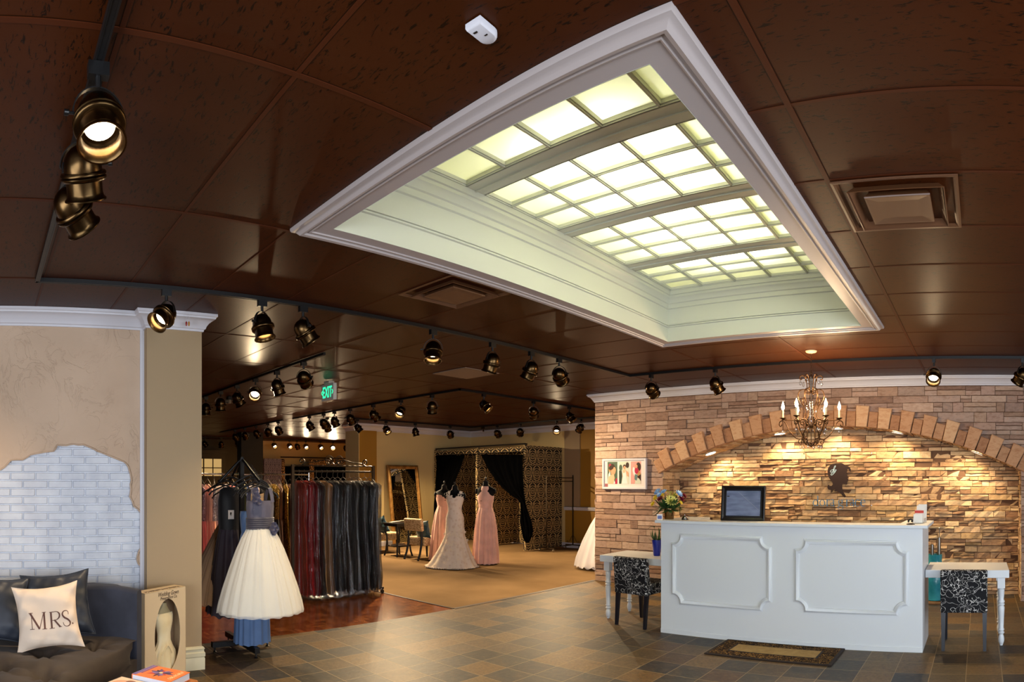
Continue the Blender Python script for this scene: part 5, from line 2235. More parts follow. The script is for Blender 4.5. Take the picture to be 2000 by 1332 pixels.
# ================================================================== garments and racks
def cloth(levels, npl, n=96, seed=0, phase=0.0, jig=.25, hem=0.0):
    """draped tube: levels = (z, rx, ry, pleat, cx, cy); pleats irregular, hem wavy"""
    rp = random.Random(seed)
    ph = [rp.uniform(0, 6.28) for _ in range(6)]
    rings = []
    for li, lv in enumerate(levels):
        z, rx, ry, pl = lv[:4]
        cx, cy = (lv[4], lv[5]) if len(lv) > 5 else (0, 0)
        ring = []
        for k in range(n):
            t = 2 * pi * k / n
            w = sin(npl * t + 1.2 * sin(3 * t + ph[0]) + phase) + jig * sin((npl * 1.7 // 1) * t + ph[1]) + jig * sin(5 * t + ph[2] + z * 2)
            q = 1 + pl * w
            zz = z + (hem * sin(npl * t + ph[3]) + hem * .7 * sin(3 * t + ph[4]) if li == 0 else 0)
            ring.append(Vector((cx + rx * q * cos(t), cy + ry * q * sin(t), zz)))
        rings.append(ring)
    return rings


M['hanger_black'] = flat('black_flocked_hanger', (12, 11, 12), .6)
M['hanger_wire'] = flat('grey_wire_hanger', (104, 98, 90), .4, .6)


def hanger_mesh(w=.40, drop=.085, hook=.10, th=.0075):
    """hook top at z = 0, arms along local X"""
    m = MB()
    m.tube([(.0, 0, -hook), (0, 0, -hook + .035)] + [(.022 * cos(a), 0, -.024 + .022 * sin(a)) for a in [-pi / 2 + pi * 1.15 * i / 8 for i in range(9)]], .0022, 6)
    m.tube([(x * w / 2, 0, -hook - drop * abs(x) ** 1.4 - (.018 if abs(x) > .97 else 0)) for x in [-1 + i / 8 for i in range(17)]], th, 8)
    return m


def mat_satin(name, c, rough=.45, sheen=.3):
    c2 = tuple(min(255, int(v * 1.08 + 3)) for v in c)
    return varied(name, c, c2, 6, rough, Sheen_Weight=sheen)


# ---- four-way stand near the pillar
SX, SY = -5.51, 2.385
r = empty('garment_stand', (SX, SY, 0), 0, 'black four-way garment stand on a cross base by the pillar', 'clothes rack')
m = MB()
m.bx(-.025, .025, -.30, .30, .045, .095)
m.bx(-.36, .36, -.025, .025, .045, .095)
m.build('base', 'black_metal', r, bevel=.003)
for x, y in ((0, -.27), (0, .27), (-.33, 0), (.33, 0)):
    m = MB()
    m.lathe([(.016, 0), (.018, .006), (.008, .012), (.008, .048)], (x, y, 0), 12, capb=True)
    m.build('foot', 'black_plastic', r)
m = MB()
m.bx(-.019, .019, -.019, .019, .09, 1.80)
m.bx(-.013, .013, -.013, .013, 1.80, 1.815)
m.build('post', 'black_metal', r)
for dx, dy, k in ((1, 0, 1), (-.5, -.1, .8), (.05, .5, .8), (0, -.55, 1)):
    m = MB()
    m.tube([(dx * .02, dy * .02, 1.785), (dx * .06, dy * .06, 1.77), (dx * .40, dy * .40, 1.585), (dx * .43, dy * .43, 1.59)], .012, 8)
    m.build('arm', 'black_metal', r, smooth=50)


def hanger(loc, rz_, label, mat='hanger_black', **k):
    o = hanger_mesh(**k).build('clothes_hanger', mat, None, smooth=50, loc=loc)
    o.rotation_euler = (0, 0, rz_)
    return tag(o, label, 'hanger')


# flower-girl dress: grey bodice, full ivory tulle skirt
DX, DY = -5.075, 2.375
ivory = mat_tulle('ivory_tulle', (238, 234, 222), .42)
ivory_in = mat_satin('ivory_lining', (214, 208, 192), .6)
charcoal = mat_satin('grey_chiffon', (74, 70, 84), .6)
r = empty('flower_girl_dress', (DX, DY, 0), 0, 'small dress with grey bodice and full ivory tulle skirt hung on the stand', 'dress')
lv = [(.455, .335, .378, .016), (.52, .322, .362, .017), (.65, .285, .325, .019), (.82, .232, .268, .022), (.98, .178, .208, .028), (1.09, .138, .158, .036), (1.15, .105, .125, .03), (1.18, .085, .115, .01)]
m = MB()
m.loft(cloth([(z, a * .96, b * .96, p * .8) for z, a, b, p in lv], 13, 120, 3, hem=.004, jig=.6), True, False, True)
m.build('lining', ivory_in, r, smooth=70)
for i, (k, sd, dz) in enumerate(((1.0, 5, 0), (1.035, 8, -.012))):
    m = MB()
    m.loft(cloth([(z + (dz if j == 0 else 0), a * k, b * k, p) for j, (z, a, b, p) in enumerate(lv)], 15 + 6 * i, 160, sd, hem=.0035, jig=.7), True)
    m.build('tulle_layer', ivory, r, smooth=70)
m = MB()
m.loft(cloth([(1.16, .088, .122, .0), (1.20, .086, .118, .006), (1.28, .088, .122, .012), (1.36, .09, .128, .012), (1.40, .086, .126, .006), (1.415, .08, .12, 0)], 14, 84, 4), True)
m.build('bodice', charcoal, r, smooth=60)
m = MB()
for k in range(6):
    z = 1.165 + k * .017
    m.loft(cloth([(z, .092, .126, .0), (z + .004, .096, .131, .004), (z + .012, .096, .131, .004), (z + .017, .092, .126, 0)], 5, 60, k), True)
m.build('sash', mat_satin('grey_satin_sash', (58, 54, 64), .4), r, smooth=60)
for s in (-1, 1):
    m = MB()
    w = .018 if s > 0 else .022
    rows = []
    for i in range(9):
        t = i / 8
        x = .075 - .15 * t
        z = 1.40 + .125 * sin(pi * t) ** .8
        rows.append([Vector((x, s * .085 - w * .8, z)), Vector((x, s * .085 + w, z + .004))])
    m.loft(rows, False)
    m.build('strap', charcoal, r, smooth=60)


def rosette(m, c, rad, seed):
    rr_ = random.Random(seed)
    for ly in range(4):
        q = rad * (1 - .22 * ly)
        for k in range(6):
            a = k * pi / 3 + ly * .5 + rr_.uniform(-.2, .2)
            p = Vector(c) + Vector((rad * .28 * ly, 0, 0))
            o = Vector((.25 * rad, q * cos(a), q * sin(a)))
            s = Vector((0, -sin(a), cos(a))) * q * .55
            m.add([p, p + o * .6 - s, p + o, p + o * .6 + s], [(0, 1, 2, 3)])


m = MB()
for i, c in enumerate(((.085, -.085, 1.50), (.10, -.075, 1.45), (.105, -.06, 1.40), (.095, -.095, 1.42))):
    rosette(m, c, .034, i)
m.build('shoulder_flowers', mat_satin('slate_flower', (66, 64, 84), .5), r)
m = MB()
for i, c in enumerate(((.10, .085, 1.20), (.115, .06, 1.17), (.09, .11, 1.17), (.105, .08, 1.14))):
    rosette(m, c, .034, 10 + i)
m.build('sash_flowers', mat_satin('slate_flower', (66, 64, 84), .5), r)
m = MB()
m.loft([[Vector((-.055, .06 * a, 1.36)) for a in (-1, -.5, 0, .5, 1)], [Vector((-.06, .065 * a, 1.46 + .02 * abs(a))) for a in (-1, -.5, 0, .5, 1)]], False)
m.build('back_lining', flat('tan_lining', (196, 152, 100), .6), r)
hanger((DX, DY, 1.645), pi / 2, 'black hanger carrying the grey and ivory dress on the stand', w=.36, hook=.10, drop=.09)
# hangers left bare on the same arm
for i, dx in enumerate((.06, .11, .16, .21)):
    hanger((SX + .12 + dx, SY + .012, 1.775 - dx * .58), pi / 2 + .1 * (i - 1.5), '%s black hanger from the post on the stand arm facing the camera' % ORD[i], w=.36, hook=.10, drop=.09)

# blue column gown
bl = mat_satin('slate_blue_chiffon', (70, 96, 134), .6)
BX, BY = SX + .17, SY + .035
r = empty('bridesmaid_gown', (BX, BY, 0), 0, 'long slate blue strapless gown behind the ivory tulle skirt', 'dress')
m = MB()
m.loft(cloth([(.105, .14, .17, .055), (.4, .13, .16, .05), (.8, .11, .145, .045), (1.02, .09, .125, .03), (1.12, .075, .105, .01)], 15, 110, 12, hem=.006), True)
m.build('skirt', bl, r, smooth=70)
m = MB()
m.loft(cloth([(1.11, .076, .106, .01), (1.2, .08, .115, .014), (1.28, .082, .12, .01), (1.31, .078, .115, 0)], 9, 80, 14), True)
m.build('bodice', bl, r, smooth=60)
m = MB()
for s in (-1, 1):
    m = MB()
    m.tube([(.06, s * .07, 1.30), (.02, s * .06, 1.45), (0, s * .05, 1.535)], .006, 6)
    m.build('hanger_loop', flat('pale_ribbon', (150, 160, 190), .5), r)
hanger((BX, BY, 1.655), pi / 2, 'black hanger carrying the slate blue gown', w=.38)

# black gown with a white tag
blk = mat_satin('black_crepe', (12, 11, 14), .6)
KX, KY = SX - .15, SY - .05
r = empty('evening_gown', (KX, KY, 0), .2, 'long black and plum gown with a white tag on the stand', 'dress')
m = MB()
m.loft(cloth([(.32, .20, .24, .06), (.7, .16, .20, .05), (1.05, .10, .14, .03), (1.14, .085, .12, .01)], 14, 100, 22, hem=.014), True)
m.build('skirt', mat_satin('plum_black_chiffon', (30, 18, 34), .6), r, smooth=70)
m = MB()
m.loft(cloth([(1.12, .088, .122, .0), (1.25, .09, .13, .01), (1.40, .085, .13, .006), (1.50, .06, .12, 0), (1.53, .03, .08, 0)], 9, 80, 24), True)
m.build('bodice', blk, r, smooth=60)
m = MB()
m.box((.098, -.06, 1.27), (.002, .06, .085), rz(-.2))
tg = m.build('price_tag', flat('tag_white', (216, 204, 196), .6), r)
m = MB()
m.prism([(.0998, -.064 + a * .012, 1.275 + b * .02) for a, b in ((-.6, .8), (.2, 1.0), (.9, .5), (.5, .0), (.7, -.5), (.2, -.3), (.3, -1.0), (-.2, -.9), (-.1, -.2), (-.8, -.3))], (.0006, 0, 0))
m.build('printed_motif', 'black_plastic', tg)
hanger((KX, KY, 1.655), pi / 2 - .25, 'black hanger carrying the black tagged gown', w=.42)
for i, (dy, dz) in enumerate(((-.10, -.03), (-.15, -.065), (-.20, -.10))):
    hanger((SX - .01, SY + dy, 1.755 + dz), .5 + .1 * i, '%s black hanger out along the left arm of the stand' % ORD[i], w=.42)

# champagne ball skirt on the far arm
r = empty('ball_gown', (-5.86, 2.20, 0), 0, 'champagne tulle ball gown beside the pillar, behind the black gown', 'dress')
ch = mat_tulle('champagne_tulle', (190, 158, 128), .62)
lv = [(.42, .25, .25, .03, .05, .0), (.6, .22, .22, .035, .04, .03), (.85, .17, .17, .04, .02, .09), (1.1, .11, .11, .04, 0, .17), (1.2, .075, .08, .02, 0, .20)]
for k in (1.0, .96):
    m = MB()
    m.loft(cloth([(z, a * k, b * k, p, cx, cy) for z, a, b, p, cx, cy in lv], 19 if k == 1 else 16, 120, 31, hem=.012), True)
    m.build('tulle_layer', ch, r, smooth=70)
m = MB()
m.loft(cloth([(.44, .23, .23, .02, .05, .0), (.85, .155, .155, .03, .02, .09), (1.2, .07, .075, .0, 0, .20)], 12, 90, 33), True)
m.build('lining', mat_satin('champagne_lining', (178, 146, 118), .6), r, smooth=70)
m = MB()
m.loft(cloth([(1.19, .075, .08, 0, 0, .20), (1.3, .08, .09, 0, 0, .21), (1.38, .075, .085, 0, 0, .21)], 5, 60, 34), True)
m.build('bodice', mat_satin('champagne_satin', (190, 160, 130), .5), r, smooth=60)
hanger((-5.86, 2.41, 1.62), pi / 2, 'black hanger carrying the champagne ball gown', w=.38)


# ---- iron rack with scrollwork and bagged gowns
RX, RY0, RY1, RZB = -7.52, 4.0, 5.32, 1.725
r = empty('iron_rack', (RX, (RY0 + RY1) / 2, 0), 0, 'bronze iron garment rack with scrollwork top, full of bagged gowns', 'clothes rack')
h_ = (RY1 - RY0) / 2
for s in (-1, 1):
    m = MB()
    m.bx(-.018, .018, s * h_ - .018, s * h_ + .018, .06, 1.815)
    m.bx(-.24, .24, s * h_ - .016, s * h_ + .016, .06, .092)
    m.build('post', 'iron', r)
    for x in (-.22, .22):
        m = MB()
        m.lathe([(.001, -.012), (.026, -.012), (.028, 0), (.026, .012), (.001, .012)], (x, s * h_, .028), 14, R=Matrix.Rotation(pi / 2, 3, 'Y'))
        m.bx(x - .008, x + .008, s * h_ - .008, s * h_ + .008, .03, .062)
        m.build('caster', 'black_plastic', r)
m = MB()
tw = []
for i in range(60):
    y = -h_ + 2 * h_ * i / 59
    tw.append((.003 * cos(i * 1.6), y, 1.805 + .003 * sin(i * 1.6)))
m.tube(tw, .010, 6)
m.build('top_bar', 'iron', r, smooth=40)
m = MB()
m.tube([(0, -h_, RZB), (0, h_, RZB)], .013, 10)
m.build('hanging_bar', 'iron', r, smooth=40)
m = MB()
m.tube([(0, -h_, .076), (0, h_, .076)], .012, 8)
m.build('lower_bar', 'iron', r)
m = MB()
for s in (-1, 1):
    sp = scroll((s * .52, 1.862), .05, 1.3, -pi / 2, -s, 20)
    path = [(y, z) for y, z in sp][::-1] + [(s * .44, 1.845), (s * .30, 1.855), (s * .16, 1.885), (s * .07, 1.87), (s * .0, 1.822)]
    m.tube([(0, y, z) for y, z in smoothp(path, 3)], .008, 6)
    m.tube([(0, s * .085 + .062 * cos(a), 1.882 + .062 * sin(a)) for a in [2 * pi * i / 26 for i in range(26)]], .0065, 6, closed=True)
    m.tube([(0, y, z) for y, z in scroll((s * .085, 1.865), .045, 1.2, pi / 2, s, 16)], .006, 6)
m.build('scrollwork', 'iron', r, smooth=60)
RIB = [(.0, .02), (.05, .03), (.12, .036)]


def bag_gown(seed, bottom=.06, fat=1.0):
    """one gown in its clear bag, hook top at z = 0 when local; built around X = Y = 0 at true height"""
    rp = random.Random(seed)
    top = RZB - .135
    lev = [(bottom, .25, .052), (.25, .245, .05), (.5, .225, .046), (.8, .205, .042), (1.05, .19, .038), (1.25, .195, .04), (top - .12, .215, .042), (top - .06, .205, .038), (top - .03, .15, .03), (top - .008, .07, .022), (top, .025, .015)]
    lev = [(z, a * rp.uniform(.95, 1.05), b * fat * rp.uniform(.9, 1.1), .10 if z < 1 else .05, rp.uniform(-.008, .008), rp.uniform(-.006, .006)) for z, a, b in lev]
    g = cloth(lev, 11, 72, seed, hem=.012)
    lev2 = [(z - (.03 if i == 0 else 0) + (.012 if i == len(lev) - 1 else 0), a * 1.03 + .014, b + .016, .13, cx, cy) for i, (z, a, b, p, cx, cy) in enumerate(lev)]
    f = cloth(lev2, 9, 84, seed + 50, hem=.015, jig=.6)
    return g, f


GV = []
COLS = dict(red=(186, 14, 22), crimson=(150, 8, 18), brick=(196, 56, 40), tan=(176, 132, 84), umber=(66, 46, 36), navy=(26, 24, 30), charcoal=(50, 44, 38), black=(18, 15, 13), espresso=(42, 30, 24), slate=(66, 59, 52), smoke=(96, 88, 82))
for k, c in COLS.items():
    M['gown_' + k] = mat_satin('gown_' + k, c, .5, .1)
seq = ['brick', 'red', 'crimson', 'umber', 'tan', 'navy', 'black', 'espresso', 'charcoal', 'slate', 'black', 'espresso', 'black', 'smoke']
names = dict(brick='brick red', red='bright red', crimson='deep crimson', umber='dark umber', tan='tan', navy='navy', black='black', espresso='espresso brown', charcoal='charcoal', slate='slate grey', smoke='smoky grey')
for i, col in enumerate(seq):
    y = RY0 + .10 + (RY1 - RY0 - .17) * i / (len(seq) - 1)
    lbl = 'clear-bagged %s gown, %s from the left on the iron scrollwork rack' % (names[col], ORD[i] if i < 12 else ('second to last' if i == 12 else 'last'))
    r = empty('bagged_gown', (RX + RND.uniform(-.02, .02), y, 0), RND.uniform(-.12, .12), lbl, 'dress', 'bagged gowns on the iron rack')
    g, f = bag_gown(100 + i, .07 + .03 * RND.random(), .95)
    MB().loft(g, True).build('gown', 'gown_' + col, r, smooth=70)
    MB().loft(f, True).build('garment_bag', 'film', r, smooth=70)
    hanger_mesh(w=.34, th=.004).build('hanger', 'hanger_wire', r, smooth=50, loc=(0, 0, RZB + .022))
# crumpled plastic hanging low under the middle bags
r = empty('plastic_film', (RX + .30, RY0 + .62, 0), 0, 'crumpled clear plastic film gathered below the bagged gowns', 'plastic bag')
m = MB()
rp = random.Random(77)
vs, fs = [], []
for i in range(15):
    for j in range(6):
        vs.append(Vector((rp.uniform(-.05, .05) - .02 * j, -.34 + .68 * i / 14 + rp.uniform(-.02, .02), .012 + .014 * j + rp.uniform(0, .045))))
for i in range(14):
    for j in range(5):
        a = i * 6 + j
        fs.append((a, a + 1, a + 7, a + 6))
m.add(vs, fs)
m.build('film', 'film', r, smooth=20)

# ---- chrome rail with party dresses further left
LX, LY0, LY1, LZ = -8.85, 2.75, 5.0, 1.70
r = empty('chrome_rack', (LX, (LY0 + LY1) / 2, 0), 0, 'chrome garment rail behind the black stand', 'clothes rack')
h_ = (LY1 - LY0) / 2
m = MB()
m.tube([(0, -h_, LZ), (0, h_, LZ)], .014, 10)
m.build('hanging_bar', 'chrome', r, smooth=40)
for s in (-1, 1):
    m = MB()
    m.tube([(0, s * h_, LZ + .03), (0, s * h_, .05)], .016, 10)
    m.tube([(-.26, s * h_, .05), (.26, s * h_, .05)], .016, 8)
    m.build('post', 'chrome', r, smooth=40)
    for x in (-.24, .24):
        m = MB()
        m.lathe([(.001, -.012), (.026, -.012), (.028, 0), (.026, .012), (.001, .012)], (x, s * h_, .028), 14, R=Matrix.Rotation(pi / 2, 3, 'Y'))
        m.build('caster', 'black_plastic', r)


def mat_sequin(name, c1, c2):
    t = Nt(name)
    v = t.n('TexVoronoi')
    v.inputs['Scale'].default_value = 70
    t.l(t.coord(), v.inputs['Vector'])
    c = t.mix(t.sep(v.outputs['Color'])[0], rgb(*c1), rgb(*c2))
    t.pbsdf(c, .2, .6, .5)
    t.bump(v.outputs['Distance'], .8, .01)
    return t.m


M['d_coral'] = mat_satin('coral_chiffon', (222, 100, 92), .6)
M['d_sequin'] = mat_sequin('lilac_sequins', (130, 100, 120), (220, 170, 170))
M['d_peach'] = mat_satin('peach_chiffon', (230, 160, 130), .6)
M['d_silver'] = mat_sequin('silver_sequins', (150, 140, 140), (236, 226, 222))
M['d_blush'] = mat_satin('blush_chiffon', (196, 172, 166), .6)
M['d_lav'] = mat_satin('lavender_chiffon', (186, 170, 182), .6)
M['d_rose'] = mat_satin('rose_chiffon', (200, 120, 116), .6)
M['d_taupe'] = mat_satin('taupe_chiffon', (126, 96, 82), .6)
M['d_gold'] = mat_sequin('gold_sequins', (96, 70, 24), (190, 150, 70))
M['d_teal'] = mat_satin('teal_satin', (20, 92, 92), .5)
M['d_black'] = mat_satin('black_satin', (16, 15, 18), .5)
M['d_olive'] = mat_satin('olive_satin', (92, 84, 40), .5)
seqL = [('d_sequin', 'lilac sequin top coral skirt', 'd_coral'), ('d_peach', 'peach', 'd_peach'), ('d_silver', 'silver sequin', 'd_peach'), ('d_blush', 'blush', 'd_blush'), ('d_lav', 'pale lavender', 'd_lav'), ('d_rose', 'rose', 'd_rose'), ('d_black', 'black', 'd_black'),
        ('d_olive', 'olive', 'd_olive'), ('d_lav', 'lavender', 'd_black'), ('d_blush', 'dusty blush', 'd_blush'), ('d_black', 'jet black', 'd_black'), ('d_olive', 'dull olive', 'd_gold'), ('d_gold', 'gold sequin', 'd_black'), ('d_taupe', 'taupe', 'd_taupe'), ('d_gold', 'bronze sequin', 'd_gold'), ('d_taupe', 'mauve taupe', 'd_taupe'), ('d_gold', 'dark gold', 'd_taupe'), ('d_teal', 'teal', 'd_black')]
for i, (mt, nm, mt2) in enumerate(seqL):
    y = 3.18 + (4.86 - 3.18) * i / (len(seqL) - 1)
    r = empty('party_dress', (LX + RND.uniform(-.02, .02), y, 0), RND.uniform(-.35, .05), '%s party dress on the chrome rail behind the black stand' % nm, 'dress', 'party dresses on the chrome rail')
    top = LZ - .15
    wv = RND.uniform(.9, 1.1)
    m = MB()
    m.loft(cloth([(1.0, .15 * wv, .05, .04), (1.2, .16 * wv, .05, .03), (top - .08, .18 * wv, .05, .02), (top - .03, .12 * wv, .03, 0), (top, .05, .018, 0)], 9, 64, 200 + i), True)
    m.build('bodice', mt, r, smooth=60)
    m = MB()
    m.loft(cloth([(.22 + .1 * RND.random(), .25 * wv, .085, .09), (.6, .21 * wv, .07, .08), (1.01, .152 * wv, .052, .04)], 11, 72, 230 + i, hem=.01), True)
    m.build('skirt', mt2, r, smooth=60)
    hanger_mesh(w=.32, th=.005).build('hanger', 'hanger_wire' if i % 3 else 'hanger_black', r, smooth=50, loc=(0, 0, LZ + .022))


# ================================================================== fitting-room corner
# ---- booth of damask panels with black curtains
BYF, BXR, BXD, BXL, BZ = 10.95, -9.52, -11.08, -12.62, 2.42
M['damask'] = mat_damask('black_gold_damask', rgb(17, 12, 9), rgb(206, 176, 120), .30, .40)
r = empty('fitting_booth', ((BXR + BXL) / 2, BYF, 0), 0, 'black and gold damask fitting booth with two curtained doorways', 'fitting booth')
BO = Vector(((BXR + BXL) / 2, BYF, 0))


def LB(m):
    return Lo(m, BO)


for nm, a in (('side_panel', (BXR - .02, BXR + .02, BYF, YF - .02, .02, BZ)), ('divider_panel', (BXD - .02, BXD + .02, BYF, YF - .02, .02, BZ)), ('side_panel', (BXL - .02, BXL + .02, BYF, YF - .02, .02, BZ)),
              ('back_panel', (BXD + .02, BXR - .02, YF - .05, YF - .02, .02, BZ)), ('back_panel', (BXL + .02, BXD - .16, YF - .05, YF - .02, .02, BZ))):
    m = MB()
    m.bx(*a)
    LB(m).build(nm, 'damask', r)
for x0, x1 in ((BXL + .02, BXD - .04), (BXD + .04, BXR - .05)):
    m = MB()
    n = 30
    rows = [[Vector((x0 + (x1 - x0) * i / n, BYF + .012 * sin(i * 1.3), z)) for i in range(n + 1)] for z in (BZ - .13, BZ - .03)]
    m.loft(rows, False)
    LB(m).build('valance', 'damask', r, smooth=60)
    m = MB()
    m.tube([(x0, BYF + .01, BZ - .135), (x1, BYF + .01, BZ - .135)], .012, 8)
    LB(m).build('curtain_rod', 'black_metal', r)
for x in (BXL, BXD, BXR):
    m = MB()
    m.bx(x - .03, x + .03, BYF - .03, BYF, .02, BZ + .01)
    LB(m).build('post_cover', 'damask', r)
m = MB()
m.tube([(BXL, BYF - .01, BZ + .03), (BXR, BYF - .01, BZ + .035)], .018, 8)
m.tube([(BXR, BYF, BZ + .03), (BXR, BYF + .05, BZ + .03)], .018, 8)
LB(m).build('top_rail', 'black_metal', r)


def curtain(name, rows, yy, label):
    m = MB()
    n = 28
    rg = []
    for j, (py, xl, xr) in enumerate(rows):
        ring = []
        for i in range(n + 1):
            px = xl + (xr - xl) * i / n
            p = at_y(px, py, yy)
            wv = .03 * sin(i * 1.45 + j * .25) * min(1, (xr - xl) / 40) + .02 * sin(i * .6 + j)
            ring.append(Vector((p.x, yy + wv, max(p.z, .03))))
        rg.append(ring)
    m.loft(rg, False)
    o = m.build(name, 'black_cloth', None, smooth=70, solid=.006)
    return tag(o, label, 'curtain')


curtain('curtain', [(889, 851, 909), (900, 851, 905), (912, 851, 901), (935, 850, 891), (960, 850, 881), (985, 848, 867), (1010, 847, 859), (1030, 846, 856), (1048, 846, 853)], BYF - .075, 'black curtain drawn aside in the left doorway of the damask booth')
curtain('curtain', [(888, 939, 1022), (900, 944, 1022), (915, 951, 1022), (935, 965, 1022), (952, 980, 1022), (966, 997, 1023), (976, 1011, 1026), (984, 1016, 1028), (1000, 1016, 1033), (1020, 1016, 1039), (1036, 1020, 1041), (1048, 1022, 1039), (1060, 1027, 1033)], BYF - .075,
        'black curtain drawn aside in the right doorway of the damask booth')

# ---- leaning gilt mirror
pm = [at_x(757, 912, -12.56), at_x(817, 911, -12.56), at_x(822, 1066, -12.36), at_x(765, 1066, -12.36)]
y0m, y1m = pm[0].y, pm[1].y
r = empty('standing_mirror', (-12.33, (y0m + y1m) / 2, 0), 0, 'tall gilt framed mirror leaning on the cream wall behind the chairs', 'mirror')
hm, wm = 2.02, (y1m - y0m) / 2
ta = math.asin(.27 / hm)
r.rotation_euler = (0, -ta, 0)
pf = [(0, 0.0), (0, .03), (.02, .045), (.05, .05), (.065, .03), (.085, .03), (.095, .015), (.095, 0)]
ring = [(-wm, 0), (wm, 0), (wm, hm), (-wm, hm)]
rings = [[Vector((dx_, y + sy * o, z + sz * o)) for o, dx_ in pf] for (y, z), (sy, sz) in zip(ring, ((1, 1), (-1, 1), (-1, -1), (1, -1)))]
rings.append(rings[0])
m = MB()
m.loft(rings, False)
m.bx(-.012, 0, -wm, wm, 0, hm)
m.build('frame', varied('gilt_frame', (140, 96, 44), (184, 138, 74), 8, .4, metal=.5), r, smooth=30)
m = MB()
m.quad((.012, -wm + .09, .09), (.012, wm - .09, .09), (.012, wm - .09, hm - .09), (.012, -wm + .09, hm - .09))
m.build('mirror_glass', flat('mirror_silver', (225, 225, 220), .02, 1.0), r)

# ---- accent chairs and the little table between them
M['crackle'] = varied('cream_crackle_fabric', (150, 122, 84), (206, 184, 146), 26, .75, lo=.4, hi=.56, stretch=(1, 1, 2))
M['teal_cushion'] = mat_satin('teal_cushion', (12, 52, 64), .5)


def accent_chair(x, y, rz_, label):
    r = empty('accent_chair', (x, y, 0), rz_, label, 'chair', 'cream accent chairs by the mirror')
    m = MB()
    m.box((0, .31, .375), (.54, .56, .17))
    m.build('seat', 'crackle', r, bevel=.03)
    m = MB()
    m.box((0, -.015, .715), (.52, .075, .25), Matrix.Rotation(.13, 3, 'X'))
    m.build('backrest', 'crackle', r, bevel=.02)
    for s in (-1, 1):
        m = MB()
        m.tube([(s * .21, -.09, 0), (s * .205, -.03, .14), (s * .20, .015, .34), (s * .20, .02, .5), (s * .20, .0, .70)], [.022, .022, .024, .022, .018], 8)
        m.build('leg', 'black_metal', r, smooth=50)
        m = MB()
        m.tube([(s * .22, .56, 0), (s * .22, .545, .30)], [.018, .026], 8)
        m.build('leg', 'black_metal', r, smooth=50)
    return r


accent_chair(-10.06, 8.14, .05, 'cream crackle accent chair seen from behind, right of the small dark table')
accent_chair(-11.62, 8.16, -.1, 'cream crackle accent chair left of the small dark table, half hidden by bagged gowns')
pillow('throw_pillow', .38, .36, .12, frame4((-9.98, 8.29, .62), (1, .1, 0), (0, -.25, 1)), 'teal_cushion', 'dark teal pillow on the right accent chair', 5)
pillow('throw_pillow', .38, .36, .12, frame4((-11.42, 8.30, .62), (1, .05, .3), (-.2, -.25, 1)), 'teal_cushion', 'dark teal pillow on the left accent chair', 6)
r = empty('occasional_table', (-10.83, 8.32, 0), 0, 'small black occasional table with a lower shelf between the cream chairs', 'table')
m = MB()
m.box((0, 0, .70), (.52, .48, .022))
m.box((0, 0, .665), (.46, .42, .05))
m.build('tabletop', 'black_metal', r, bevel=.006)
m = MB()
m.box((0, 0, .215), (.40, .36, .018))
m.build('shelf', 'black_metal', r)
for a in (-1, 1):
    for b in (-1, 1):
        m = MB()
        m.tube([(a * .225, b * .205, 0), (a * .20, b * .18, .12), (a * .185, b * .165, .28), (a * .185, b * .165, .42), (a * .21, b * .19, .52), (a * .20, b * .18, .645)], [.02, .019, .018, .018, .021, .024], 8)
        m.build('leg', 'black_metal', r, smooth=50)
mag = flat('magazine_paper', (206, 190, 166), .6)
for i, (x, y, z, a, lb) in enumerate(((-10.86, 8.30, .712, .2, 'white magazine on top of the small black table'), (-10.74, 8.27, .712, -.5, 'second magazine fanned on the small black table'), (-10.86, 8.30, .225, .4, 'magazine on the lower shelf of the black table'), (-10.76, 8.34, .225, -.3, 'second magazine on the lower shelf of the black table'))):
    m = MB()
    m.box((0, 0, .006), (.21, .27, .012))
    m.add([(-.1, -.13, .0125), (.1, -.13, .0125), (.11, .13, .05), (-.1, .13, .02)], [(0, 1, 2, 3)])
    o = m.build('magazine', mag, None, loc=(x, y, z + (.013 if i in (1, 3) else 0)))
    o.rotation_euler = (0, 0, a)
    tag(o, lb, 'magazine')


# ---- dress forms and their gowns
M['form'] = flat('black_velvet_form', (8, 8, 9), .7, spec=.2)


def dress_form(x, y, rz_, label, top=1.62, sh=1.42):
    r = empty('dress_form', (x, y, 0), rz_, label, 'mannequin')
    m = MB()
    R_ = []
    for z, rx, ry, dy in ((.80, .15, .10, .01), (.92, .165, .115, .01), (1.05, .12, .085, 0), (1.12, .125, .09, 0), (1.22, .145, .11, -.015), (1.30, .16, .105, -.01), (sh - .05, .185, .085, 0), (sh, .165, .06, .01), (sh + .035, .10, .055, .015), (sh + .06, .058, .055, .015), (sh + .13, .050, .05, .01)):
        R_.append([Vector((rx * cos(t), dy + ry * sin(t), z)) for t in [2 * pi * k / 36 for k in range(36)]])
    m.loft(R_, True, True, True)
    m.build('torso', 'form', r, smooth=60)
    m = MB()
    m.lathe([(.052, sh + .13), (.03, sh + .145), (.012, sh + .155), (.014, sh + .17), (.022, sh + .185), (.016, sh + .2), (.004, top + .02)], (0, .01, 0), 18)
    m.build('neck_cap', 'black_plastic', r, smooth=60)
    for s in (-1, 1):
        m = MB()
        m.ball((s * .178, .005, sh - .055), (.028, .05, .055), 14, 8)
        m.build('arm_cap', 'form', r, smooth=60)
    m = MB()
    m.tube([(0, 0, .03), (0, 0, .85)], .016, 10)
    m.lathe([(.001, 0), (.17, 0), (.17, .015), (.02, .03), (.001, .03)], n=24)
    m.build('stand', 'black_metal', r, smooth=40)
    return r


blush = mat_satin('blush_pink_chiffon', (222, 172, 154), .65, .3)
